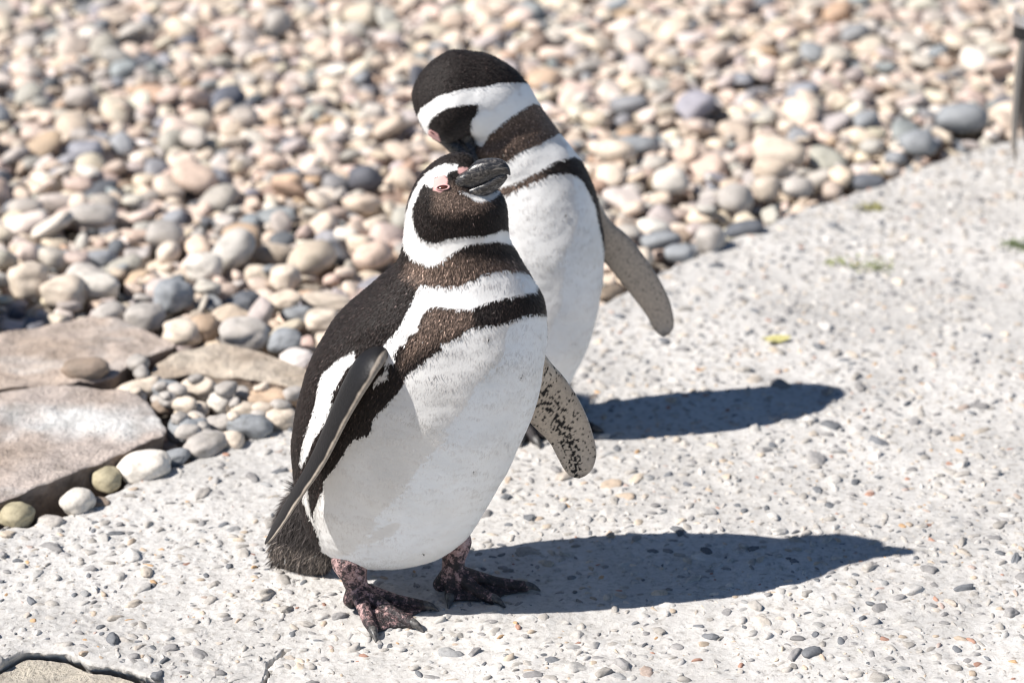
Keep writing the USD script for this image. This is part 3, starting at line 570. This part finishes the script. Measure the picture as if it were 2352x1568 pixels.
def flipper(parent, origin, keys, under, seed, flip=1, shoulder=-1, rim=0.86):
    """under: 1 when the pale, speckled underside faces the viewer along +n."""
    pts, T, n, t = tube_loft(keys, 190, 84, 2.2); nr, nc = pts.shape[:2]
    v, f = loft_mesh(pts); a = np.arange(nc) * 2 * np.pi / nc
    side = np.sin(a) * flip; lead = np.cos(a)
    tt = np.repeat(t[:, None], nc, 1); S = np.repeat(side[None], nr, 0); Ld = np.repeat(lead[None], nr, 0)
    dark = np.array([0.010, 0.0095, 0.0105]); pale = np.array([0.55, 0.475, 0.395]) * (0.72 if shoulder > 0 else 1.0)
    dk = np.clip((S + 0.25) / 0.2, 0, 1) * np.clip((rim - Ld + 0.20 * fn(v[:-2], 60, seed, 2).reshape(nr, nc)) / 0.1, 0, 1)
    dk = np.maximum(dk, np.clip((shoulder - tt) / 0.03, 0, 1))      # upper side black, leading edge pale
    sp = fn(np.column_stack([v[:-2] @ np.eye(3)]) * np.array([1.0, 1, 0.5]), 520, seed, 2).reshape(nr, nc)
    band = np.exp(-((Ld - 0.25 + 0.5 * tt) / 0.38) ** 2) * np.clip((tt - 0.18) / 0.15, 0, 1)
    spots = np.clip((sp - 0.17 + 0.22 * band * under) / 0.05, 0, 1) * (0.2 + 0.8 * under)
    tipd = np.clip((tt - 0.965) / 0.03, 0, 1) * 0.6
    k = np.clip(np.maximum(np.maximum(dk, spots * (S < 0.2)), tipd), 0, 1)[..., None]
    pale = pale * (1 - 0.35 * np.clip((np.abs(Ld) - 0.7) / 0.3, 0, 1) * (0.6 + fn(v[:-2], 200, seed + 9, 2).reshape(nr, nc)))[..., None]
    warm = pale * (1 + 0.10 * fn(v[:-2], 30, seed + 3, 2).reshape(nr, nc, 1))
    col = (k * dark + (1 - k) * warm).reshape(-1, 3); col = np.vstack([col, col[0], col[-1]])
    return obj('flipper', (v, f), flipper_m, parent, origin=origin, prim={'tone': col})

c1 = lambda L: np.array([(872.8 + 0.2109 * a, 312.4 + 0.2109 * b) for a, b in L])
c2 = lambda L: np.array([(588 + 0.35157 * a, 588 + 0.35157 * b) for a, b in L])
c3 = lambda L: np.array([(588 + 0.35157 * a, 955.5 + 0.35157 * b) for a, b in L])

def make_body(parent, origin, keys, field_fn, rng, nrow=330, ncol=190, counts=(52000, 26000), wig=0.0):
    pts, T = loft(keys, nrow, ncol)
    v, f = loft_mesh(pts)
    n = vnormals(v, f)
    v = v + n * (0.004 * fn(v, 22, 7, 2) + 0.0006 * fn(v, 120, 8, 2))[:, None]
    n = vnormals(v, f)
    tang = np.vstack([np.repeat(-T[:, None], ncol, 1).reshape(-1, 3), -T[0], -T[-1]])
    uv = proj(v); fld = field_fn(v, n, uv)
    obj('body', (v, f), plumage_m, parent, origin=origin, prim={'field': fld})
    fine = lambda p: np.where(proj(p)[:, 1] < FINE_V, 0.62, 1.0)
    ln = lambda fl, p: np.where(fl[:, 0] > 0.62, 0.0085, 0.0042) * fine(p); wd = lambda fl, p: np.where(fl[:, 0] > 0.5, 0.0019, 0.0020) * fine(p)
    dk = (fld[:, 0] < 0.56).astype(float) * np.where(uv[:, 1] < FINE_V, 2.0, 1.0) * (fld[:, 2] < 0.36); wt = (fld[:, 0] > 0.46).astype(float) * (fld[:, 2] < 0.36)
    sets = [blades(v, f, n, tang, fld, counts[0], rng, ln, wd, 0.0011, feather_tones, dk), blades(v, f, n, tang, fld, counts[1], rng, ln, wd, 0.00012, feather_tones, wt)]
    o = 0; Vs, Fs = [], []
    for a in sets: Vs.append(a[0]); Fs.append(a[1] + o); o += len(a[0])
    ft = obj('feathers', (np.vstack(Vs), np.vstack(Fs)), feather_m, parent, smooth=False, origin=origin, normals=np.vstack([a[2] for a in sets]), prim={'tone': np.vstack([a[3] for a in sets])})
    tag(ft, kind='stuff')
    return v, f, n
def tail_part(parent, origin, keys, rng, white_under):
    pts, T = loft(keys, 60, 60); v, f = loft_mesh(pts); n = vnormals(v, f)
    uv = proj(v); fld = np.zeros((len(v), 3)); fld[:, 1] = 0.35 + 0.25 * fn(v, 40, 3)
    tl = obj('tail', (v, f), plumage_m, parent, origin=origin, prim={'field': fld})
    tang = np.vstack([np.repeat(T[:, None], 60, 1).reshape(-1, 3), T[0], T[-1]])
    fade = lambda fl, r, p: np.clip(np.where(((p[:, 2] < white_under) & (r.random(len(p)) < 0.45))[:, None], np.array([0.25, 0.21, 0.18]), np.array([0.048, 0.041, 0.039])) * r.lognormal(0, 0.5, len(p))[:, None], 0.004, 0.6)
    b = blades(v, f, n, tang, fld, 7000, rng, lambda a, p: np.full(len(a), 0.023), lambda a, p: np.full(len(a), 0.0019), 0.0026, fade)
    o = obj('feathers', (b[0], b[1]), feather_m, tl, smooth=False, origin=origin, normals=b[2], prim={'tone': b[3]}); tag(o, kind='stuff')

# ---- front penguin
FINE_V = 560
rng = np.random.default_rng(3)
org1 = G(930, 1380)
p1 = tag(thing('penguin', org1), 'front penguin facing right with raised head and half closed eye', 'penguin', 'penguins on the path')
p1x = UsdGeom.Xform(p1)
K1 = [(858, 1277, 866, 1277, 0.032, 0.62, 0.7), (820, 1274, 905, 1276, 0.032, 0.62, 0.7), (785, 1270, 960, 1271, 0.032, 0.62, 0.7), (750, 1254, 1028, 1250, 0.03, 0.62, 0.7), (714, 1222, 1076, 1216, 0.026, 0.62, 0.7),
      (692, 1174, 1112, 1166, 0.02, 0.62, 0.7), (676, 1100, 1152, 1096, 0.012, 0.62, 0.7), (670, 1020, 1189, 1020, 0.003, 0.62, 0.7), (680, 940, 1226, 936, -0.006, 0.62, 0.7), (703, 860, 1247, 850, -0.014, 0.62, 0.7),
      (740, 785, 1257, 770, -0.02, 0.62, 0.7), (797, 712, 1251, 700, -0.023, 0.62, 0.7), (868, 648, 1224, 645, -0.023, 0.62, 0.7), (916, 598, 1193, 592, -0.022, 0.7, 0.72), (927, 550, 1170, 541, -0.022, 0.74, 0.74),
      (930, 505, 1165, 496, -0.023, 0.74, 0.74), (940, 462, 1156, 460, -0.025, 0.75, 0.75), (955, 425, 1125, 425, -0.026, 0.72, 0.72), (978, 393, 1105, 395, -0.027, 0.7, 0.7), (1002, 371, 1094, 374, -0.028, 0.7, 0.7),
      (1028, 358, 1083, 360, -0.028, 0.7, 0.7), (1054, 352.5, 1060, 352.5, -0.028, 0.7, 0.7)]
W1 = c1([(850, 310), (730, 295), (620, 330), (520, 390), (440, 480), (370, 590), (320, 720), (280, 860), (262, 1000), (252, 1150), (258, 1210), (280, 1270), (370, 1350), (480, 1400), (560, 1415), (640, 1400), (700, 1340), (760, 1300), (850, 1240), (920, 1200), (1050, 1165), (1150, 1165), (1270, 1140), (1450, 1190), (1430, 1080), (1385, 1030), (1330, 1020), (1240, 1065), (1130, 1090), (1000, 1095), (850, 1105), (700, 1130), (600, 1165), (500, 1150), (430, 1100), (380, 1000), (355, 880), (360, 780), (400, 680), (440, 590), (480, 520), (560, 570), (580, 560), (590, 460), (700, 430), (725, 440), (740, 400), (850, 370)])
CHIN = c1([(850, 600), (1000, 620), (1130, 645), (1250, 610), (1320, 560), (1290, 640), (1230, 690), (1100, 715), (1020, 705), (960, 650)])
W2 = c2([(1070, 190), (1200, 195), (1330, 195), (1480, 120), (1600, 95), (1720, 95), (1770, 110), (1840, 170), (1830, 240), (1770, 245), (1700, 260), (1600, 280), (1500, 310), (1400, 350), (1280, 345), (1180, 330), (1130, 340), (1090, 380), (1070, 440), (1060, 490), (1000, 520), (980, 570), (930, 590), (905, 650), (915, 700), (870, 700), (860, 790), (790, 840), (755, 880), (790, 800), (850, 740), (840, 660), (820, 590), (860, 550), (900, 510), (950, 440), (980, 380), (1020, 300), (1050, 230)])
W3 = np.vstack([c2([(2000, 400), (1905, 385), (1840, 375), (1740, 390), (1650, 430), (1560, 450), (1440, 460), (1370, 490), (1320, 530), (1250, 560), (1200, 575), (1215, 605), (1130, 660), (1050, 720), (1000, 760), (970, 800), (960, 850), (900, 920), (850, 980), (790, 1030), (760, 1080), (755, 1130), (735, 1165), (640, 1190), (600, 1240), (560, 1310), (520, 1370), (480, 1420), (440, 1470)]), c3([(440, 470), (400, 560), (375, 640), (385, 720), (410, 800), (430, 900), (420, 1000), (800, 1200), (1700, 1000), (2000, 300)])])
W4 = c2([(640, 620), (670, 690), (600, 720), (560, 790), (510, 880), (490, 1000), (450, 1100), (380, 1190), (340, 1300), (290, 1390), (285, 1340), (310, 1200), (360, 1060), (390, 950), (410, 830), (440, 760), (500, 700), (560, 660)])
W5 = c3([(320, 450), (300, 540), (330, 620), (380, 720), (400, 740), (355, 620), (342, 530), (335, 450)])
PINK = [c1([(590, 460), (700, 420), (735, 470), (730, 540), (690, 600), (640, 615), (580, 590), (575, 540)]), c1([(850, 340), (960, 350), (970, 400), (930, 460), (890, 440), (850, 390)])]
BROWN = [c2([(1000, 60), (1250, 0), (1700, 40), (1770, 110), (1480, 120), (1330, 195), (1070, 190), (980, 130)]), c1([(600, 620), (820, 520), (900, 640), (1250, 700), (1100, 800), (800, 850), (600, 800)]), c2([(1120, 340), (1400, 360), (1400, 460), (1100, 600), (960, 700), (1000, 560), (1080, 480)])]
SPOT1 = np.vstack([c2([(1515, 535), (1165, 790), (1740, 780)]), c3([(1425, 365), (1095, 900)])])
f1 = np.array([math.sin(math.radians(50)), -math.cos(math.radians(50)), 0])
def field1(v, n, uv):
    w = np.max([sd(p, uv) for p in (W1, W2, W3, W4, W5, CHIN)], 0)
    bk = ((n @ -F_) < -0.02) & (uv[:, 1] > 600)
    w = np.where(bk, (n @ f1 + 0.25) * 120, w)
    bk2 = ((n @ -F_) < -0.02) & (uv[:, 1] > 600) & (uv[:, 1] < 780); w = np.where(bk2, np.minimum(w, (np.abs(uv[:, 1] - 660) - 0) * -1 + 40), w)
    for q_, r_ in zip(SPOT1, (3, 3.5, 2.5, 2, 2.5)): w = np.minimum(w, np.hypot(*(uv - q_).T) * 1.0 - r_)
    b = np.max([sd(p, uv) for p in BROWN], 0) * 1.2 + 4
    pk = np.max([sd(p, uv) for p in PINK], 0)
    return np.stack([enc(w), enc(b), enc(pk)], 1)
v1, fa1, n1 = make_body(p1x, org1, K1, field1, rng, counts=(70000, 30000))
tail_part(p1x, org1, [(690, 1120, 800, 1190, .06, .5, .5), (655, 1150, 790, 1235, .066, .5, .5), (634, 1200, 772, 1275, .074, .45, .45), (625, 1245, 752, 1300, .080, .38, .38), (632, 1272, 715, 1308, .085, .3, .3), (646, 1288, 680, 1305, .088, .25, .25), (655, 1298, 664, 1302, .09, .2, .2)], rng, 0.055)
i = surface_hit(v1, fa1, 1011, 432); eye_parts(p1x, org1, v1, n1, i, 0.0047, np.array([1.0, 0, 0.12]))
yb1 = -0.040
bill_parts(p1x, org1,
    [(1074, 394, yb1 + .002, 1044, 442, yb1, 14), (1084, 378, yb1, 1058, 440, yb1, 14.5), (1100, 367, yb1 - .002, 1080, 434, yb1 - .003, 13.5), (1124, 363.5, yb1 - .004, 1108, 425, yb1 - .006, 12), (1143, 364, yb1 - .006, 1134, 412, yb1 - .008, 9), (1158, 370, yb1 - .008, 1151, 404, yb1 - .010, 7), (1167, 380, yb1 - .009, 1162, 401, yb1 - .011, 5), (1172, 391, yb1 - .010, 1168, 402, yb1 - .011, 3), (1173, 401, yb1 - .011, 1171.5, 403, yb1 - .011, 1)],
    [(1050, 438, yb1, 1054, 455, yb1, 10), (1084, 424, yb1 - .003, 1086, 451, yb1, 10.5), (1113, 413, yb1 - .006, 1113, 450, yb1 - .003, 9.5), (1137, 400, yb1 - .008, 1138, 439, yb1 - .006, 7), (1152, 397, yb1 - .010, 1156, 423, yb1 - .009, 4.5), (1163, 399, yb1 - .011, 1166, 408, yb1 - .011, 1)])
flipper(p1x, org1, [(910, 796, -0.056, 868, 776, -0.031, 8), (888, 816, -0.091, 846, 800, -0.061, 10), (871, 842, -0.106, 822, 824, -0.074, 9), (845, 884, -0.112, 796, 866, -0.078, 7.5), (801, 957, -0.108, 763, 938, -0.074, 6), (742, 1068, -0.096, 714, 1051, -0.062, 5), (684, 1152, -0.084, 665, 1138, -0.05, 4), (640, 1218, -0.075, 627, 1206, -0.044, 3), (618, 1244, -0.068, 612, 1237, -0.048, 2), (609, 1250, -0.062, 608, 1247, -0.056, 0.6)], 0, 77, 1, 0.12, 0.93)
flipper(p1x, org1, [(1225, 770, .035, 1150, 850, .035, 8), (1262, 828, .040, 1170, 905, .045, 8), (1300, 872, .045, 1195, 945, .052, 7), (1333, 924, .045, 1227, 980, .054, 6), (1358, 985, .045, 1262, 1015, .054, 5), (1370, 1040, .043, 1282, 1052, .050, 4), (1362, 1074, .04, 1302, 1085, .046, 3), (1345, 1092, .04, 1318, 1096, .042, 2), (1333, 1097, .04, 1330, 1098, .04, .6)], 1, 78, -1)
up = np.array([0, 0, 1.0])
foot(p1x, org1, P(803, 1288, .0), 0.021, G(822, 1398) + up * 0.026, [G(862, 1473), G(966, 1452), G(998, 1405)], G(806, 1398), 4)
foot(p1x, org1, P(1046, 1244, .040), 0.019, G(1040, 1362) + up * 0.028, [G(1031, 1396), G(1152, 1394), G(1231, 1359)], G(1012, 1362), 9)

# ---- preening penguin behind
FINE_V = 340
org2 = G(1235, 990); y2 = org2[1]
p2 = tag(thing('penguin', org2), 'rear penguin preening with its head bent down to its shoulder', 'penguin', 'penguins on the path')
p2x = UsdGeom.Xform(p2)
K2 = [(1226, 966, 1234, 966, 0, 0.85, 0.6), (1190, 958, 1262, 955, 0, 0.85, 0.6), (1140, 925, 1290, 905, 0, 0.85, 0.6), (1098, 860, 1322, 850, -0.003, 0.85, 0.6), (1075, 790, 1348, 795, -0.006, 0.84, 0.6),
      (1062, 715, 1372, 718, -0.01, 0.82, 0.6), (1058, 640, 1385, 640, -0.013, 0.8, 0.6), (1060, 560, 1387, 560, -0.016, 0.8, 0.6), (1068, 490, 1379, 487, -0.018, 0.8, 0.6), (1078, 435, 1364, 430, -0.0201, 0.8, 0.6),
      (1088, 395, 1343, 383, -0.0222, 0.8, 0.6), (1076, 372, 1314, 340, -0.0233, 0.8, 0.6), (1070, 352, 1282, 302, -0.0244, 0.82, 0.6), (1066, 334, 1254, 266, -0.0275, 0.84, 0.6), (1082, 314, 1231, 228, -0.0306, 0.84, 0.64),
      (1078, 308, 1206, 186, -0.0337, 0.82, 0.64), (1068, 310, 1163, 146, -0.0388, 0.8, 0.64), (1052, 320, 1108, 120, -0.0429, 0.76, 0.64), (1034, 328, 1050, 115, -0.047, 0.74, 0.64), (1014, 326, 1000, 135, -0.049, 0.72, 0.64),
      (996, 318, 965, 172, -0.051, 0.7, 0.64), (980, 304, 950, 215, -0.051, 0.68, 0.64), (966, 284, 950, 245, -0.051, 0.65, 0.64), (957, 268, 954, 262, -0.051, 0.6, 0.6)]
K2 = [(a, b, c, d, e + y2, g_, h) for a, b, c, d, e, g_, h in K2]
X1 = np.array([(958, 268), (966, 250), (1005, 222), (1060, 206), (1110, 200), (1150, 191), (1200, 190), (1260, 200), (1250, 245), (1225, 237), (1172, 270), (1125, 308), (1108, 338), (1092, 332), (1082, 312), (1080, 282), (1095, 262), (1098, 240), (1060, 242), (1025, 250), (992, 272), (982, 292), (1000, 322), (980, 316)])
X2 = np.array([(1285, 306), (1240, 332), (1190, 352), (1165, 372), (1120, 380), (1050, 400), (1050, 445), (1165, 428), (1200, 414), (1240, 392), (1280, 368), (1320, 360), (1350, 375), (1350, 320)])
X3 = np.array([(1000, 470), (1165, 448), (1190, 434), (1232, 416), (1265, 402), (1300, 396), (1318, 402), (1336, 412), (1348, 432), (1366, 470), (1378, 530), (1395, 600), (1395, 1000), (1000, 1000)])
XB = [np.array([(1100, 350), (1122, 312), (1180, 262), (1232, 228), (1290, 310), (1185, 358), (1130, 372)]), np.array([(1140, 420), (1240, 385), (1240, 420), (1140, 450)])]
XP = np.array([(985, 298), (1005, 308), (1012, 326), (995, 322), (982, 310)])
def field2(v, n, uv):
    w = np.max([sd(p, uv) for p in (X1, X2, X3)], 0)
    back = (n @ -F_) < -0.02
    w = np.where(back & (uv[:, 1] > 330), (n @ np.array([-0.2, -0.98, 0]) + 0.1) * 100 - 10, w)
    w = np.minimum(w, np.hypot(uv[:, 0] - 1300, (uv[:, 1] - 496) * 0.8) - 3)
    b = np.max([sd(p, uv) for p in XB], 0) * 1.2 + 6
    return np.stack([enc(w), enc(b), enc(sd(XP, uv))], 1)
v2, fa2, n2 = make_body(p2x, org2, K2, field2, rng, counts=(36000, 26000))
tail_part(p2x, org2, [(1150, 870, 1290, 880, y2 + .08, .4, .4), (1165, 920, 1280, 925, y2 + .11, .35, .35), (1180, 950, 1265, 955, y2 + .125, .3, .3), (1200, 965, 1250, 966, y2 + .13, .2, .2), (1222, 970, 1228, 970, y2 + .13, .2, .2)], rng, 0.0)
i = surface_hit(v2, fa2, 990, 311); eye_parts(p2x, org2, v2, n2, i, 0.0028, np.array([0.6, 0, -0.6]))
yq = y2 - .055
bill_parts(p2x, org2,
    [(992, 318, yq, 1060, 322, yq, 13), (1020, 338, yq - .004, 1074, 338, yq - .004, 12), (1040, 360, yq - .008, 1086, 358, yq - .008, 10), (1055, 382, yq - .012, 1090, 378, yq - .012, 7), (1072, 400, yq - .014, 1088, 396, yq - .014, 3), (1080, 406, yq - .014, 1084, 405, yq - .014, .8)],
    [(1040, 296, yq + .004, 1084, 302, yq + .004, 10), (1045, 322, yq + .004, 1090, 325, yq + .004, 10), (1060, 342, yq, 1098, 340, yq, 8), (1074, 362, yq - .004, 1104, 358, yq - .004, 6), (1088, 382, yq - .008, 1102, 380, yq - .008, 3), (1096, 392, yq - .01, 1098, 391, yq - .01, .8)])
flipper(p2x, org2, [(1375, 455, y2 + .0, 1320, 530, y2 + .0, 9), (1400, 505, y2, 1352, 575, y2 + .006, 8), (1440, 540, y2, 1388, 602, y2 + .008, 7), (1483, 594, y2 - .004, 1424, 645, y2 + .008, 6), (1520, 652, y2 - .01, 1460, 690, y2 + .004, 5), (1543, 708, y2 - .015, 1487, 727, y2, 4), (1548, 745, y2 - .018, 1502, 756, y2 - .006, 3), (1538, 766, y2 - .02, 1515, 769, y2 - .014, 2), (1526, 772, y2 - .02, 1523, 773, y2 - .018, .6)], 0.25, 79, -1)
flipper(p2x, org2, [(1100, 470, y2 + .0, 1150, 540, y2 + .02, 9), (1070, 540, y2, 1120, 600, y2 + .03, 8), (1045, 640, y2, 1095, 680, y2 + .03, 6), (1030, 740, y2, 1080, 760, y2 + .03, 4), (1035, 800, y2, 1065, 806, y2 + .02, 2.5), (1048, 822, y2 + .005, 1052, 822, y2 + .008, .6)], 0.25, 80, 1)
foot(p2x, org2, P(1195, 925, y2 - .01), 0.019, G(1205, 1000) + up * 0.026, [G(1196, 1026), G(1238, 1030), G(1266, 1014)], G(1205, 985), 14, -0.12)  # both rear feet toned down in colour to stand in for shadow
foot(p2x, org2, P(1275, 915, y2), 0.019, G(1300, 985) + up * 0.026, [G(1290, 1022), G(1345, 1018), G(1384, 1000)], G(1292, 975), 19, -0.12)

# ---- third penguin, nearly all outside the frame at the right
org3 = G(2500, 440); y3 = org3[1]
p3 = tag(thing('penguin', org3), 'penguin cut off by the right edge with only a banded flipper showing', 'penguin', 'penguins on the path')
p3x = UsdGeom.Xform(p3)
K3 = [(2470, 415, 2478, 415, 0, .85, .85), (2430, 405, 2520, 405, 0, .85, .85), (2378, 370, 2572, 370, 0, .85, .85), (2352, 310, 2600, 310, 0, .85, .85), (2343, 240, 2612, 240, 0, .85, .85), (2344, 150, 2612, 150, 0, .85, .85), (2352, 70, 2600, 70, -.0, .85, .85), (2375, 0, 2578, 0, -.01, .85, .85), (2400, -50, 2560, -50, -.01, .85, .85),
      (2412, -100, 2556, -105, -.015, .8, .8), (2415, -150, 2560, -150, -.02, .75, .75), (2425, -190, 2550, -190, -.02, .72, .72), (2445, -215, 2530, -215, -.02, .7, .7), (2482, -226, 2490, -226, -.02, .7, .7)]
K3 = [(a, b, c, d, e + y3, g_, h) for a, b, c, d, e, g_, h in K3]
def field3(v, n, uv):
    f3 = np.array([0.55, -0.83, 0]); s = n @ f3
    w = np.where(uv[:, 1] > 0, (s + 0.10) * 110, np.where(uv[:, 1] > -60, (s - 0.2) * 90, -40))
    return np.stack([enc(w), enc(0 * w - 20), enc(0 * w - 40)], 1)
v3, fa3, n3 = make_body(p3x, org3, K3, field3, rng, nrow=160, ncol=100, counts=(9000, 4000))
bill_parts(p3x, org3, [(2545, -195, y3 - .02, 2540, -150, y3 - .02, 12), (2580, -195, y3 - .02, 2575, -155, y3 - .02, 9), (2610, -185, y3 - .02, 2605, -160, y3 - .02, 5), (2622, -170, y3 - .02, 2620, -166, y3 - .02, 1)], [(2540, -160, y3 - .02, 2540, -140, y3 - .02, 9), (2575, -158, y3 - .02, 2575, -145, y3 - .02, 7), (2606, -160, y3 - .02, 2606, -158, y3 - .02, 1)])
fl3 = flipper(p3x, org3, [(2362, -10, y3 - .09, 2372, -40, y3 - .03, 8), (2352, 30, y3 - .10, 2366, 0, y3 - .035, 8), (2342, 90, y3 - .105, 2360, 60, y3 - .04, 6), (2331, 180, y3 - .108, 2350, 150, y3 - .045, 5.5), (2325, 265, y3 - .106, 2340, 240, y3 - .05, 5), (2325, 335, y3 - .102, 2334, 315, y3 - .06, 4), (2330, 365, y3 - .097, 2334, 352, y3 - .075, 2.5), (2333, 378, y3 - .092, 2334, 375, y3 - .088, .6)], 0, 90, -1, -1, 0.3)
a_ = np.linspace(0, 2 * np.pi, 40, endpoint=False)
def band(c, ru, rd, wv, mt, nm):
    sec = [(ru, -wv), (ru + .003, -wv), (ru + .003, wv), (ru, wv)]; V = []
    for r, w in sec: V.append(np.stack([np.cos(a_) * r * 0.62, np.sin(a_) * (r + rd), np.full(40, w)], -1))
    V = np.stack(V, 0) + c; f = tri(np.vstack([np.stack([k * 40 + np.arange(40), k * 40 + (np.arange(40) + 1) % 40, ((k + 1) % 4) * 40 + (np.arange(40) + 1) % 40, ((k + 1) % 4) * 40 + np.arange(40)], -1) for k in range(4)]))
    obj(nm, (V.reshape(-1, 3), f), mt, p3x, smooth=False, origin=org3)
cb = P(2349, 40, y3 - .105); band(cb, .021, .006, .009, metal_m, 'flipper_band'); band(cb - [0, 0, .021], .0185, .005, .010, black_m, 'band_sleeve')
foot(p3x, org3, P(2440, 370, y3), 0.019, G(2440, 425) + up * 0.026, [G(2430, 455), G(2470, 460), G(2505, 448)], G(2440, 415), 24)
foot(p3x, org3, P(2520, 370, y3 + .02), 0.019, G(2530, 420) + up * 0.026, [G(2530, 450), G(2570, 452), G(2600, 440)], G(2530, 408), 29)

# ------------------------------------------------------------------ weeds and scraps on the path
rng = np.random.default_rng(23)
def weed(u, v, w, n, tone, label, cat='weed'):
    c = G(u, v); mm = np.linalg.norm(c - CAMP) / FPX; V = []
    for _ in range(n):
        p = c + [rng.normal(0, w * mm / 3), rng.normal(0, w * mm / 4), concrete_z(c[None, :2])[0] - 0.001]
        d = rng.uniform(0, 6.3); L = rng.uniform(.007, .015); s = np.array([math.cos(d), math.sin(d), rng.uniform(.2, .9)]) * L; e = np.array([-math.sin(d), math.cos(d), 0]) * L * .22
        V += [p, p + s * .5 + e, p + s, p + s * .5 - e]
    V = np.array(V); k = np.arange(0, len(V), 4); f = np.vstack([np.stack([k, k + 1, k + 2], 1), np.stack([k, k + 2, k + 3], 1)])
    col = np.repeat(np.array(tone)[None] * rng.uniform(.6, 1.3, (n, 1)), 4, 0)
    tag(obj('weed', (V, f), green_m, smooth=False, prim={'tone': col}), label, cat)
weed(2000, 610, 95, 80, (0.30, 0.33, 0.15), 'low green weed sprouting from the concrete, middle of the three')
weed(1912, 607, 40, 22, (0.30, 0.32, 0.15), 'smallest green weed on the concrete beside the rear flipper')
weed(2338, 566, 60, 110, (0.17, 0.21, 0.10), 'dark green weed on the concrete at the right frame edge')
weed(1995, 480, 60, 80, (0.36, 0.34, 0.14), 'yellowish moss near the pebble edge on the concrete', 'moss')
th = np.linspace(0, 2 * np.pi, 26, endpoint=False); c = G(1778, 786)
rr = 0.011 * (1 + 0.35 * np.sin(3 * th + 1) + 0.2 * np.sin(5 * th))
lv = np.vstack([np.column_stack([c[0] + rr * 1.5 * np.cos(th), c[1] + rr * np.sin(th), 0.006 + 0.003 * np.sin(2 * th)]), [c + [0, 0, 0.0085]]])
lv[:, 2] += concrete_z(lv[:, :2])
tag(obj('leaf', (lv, np.array([[k, (k + 1) % 26, 26] for k in range(26)])), plain_m, prim={'tone': np.array([[0.50, 0.46, 0.20]])}), 'crumpled yellowish leaf scrap lying on the concrete right of the penguins', 'leaf')
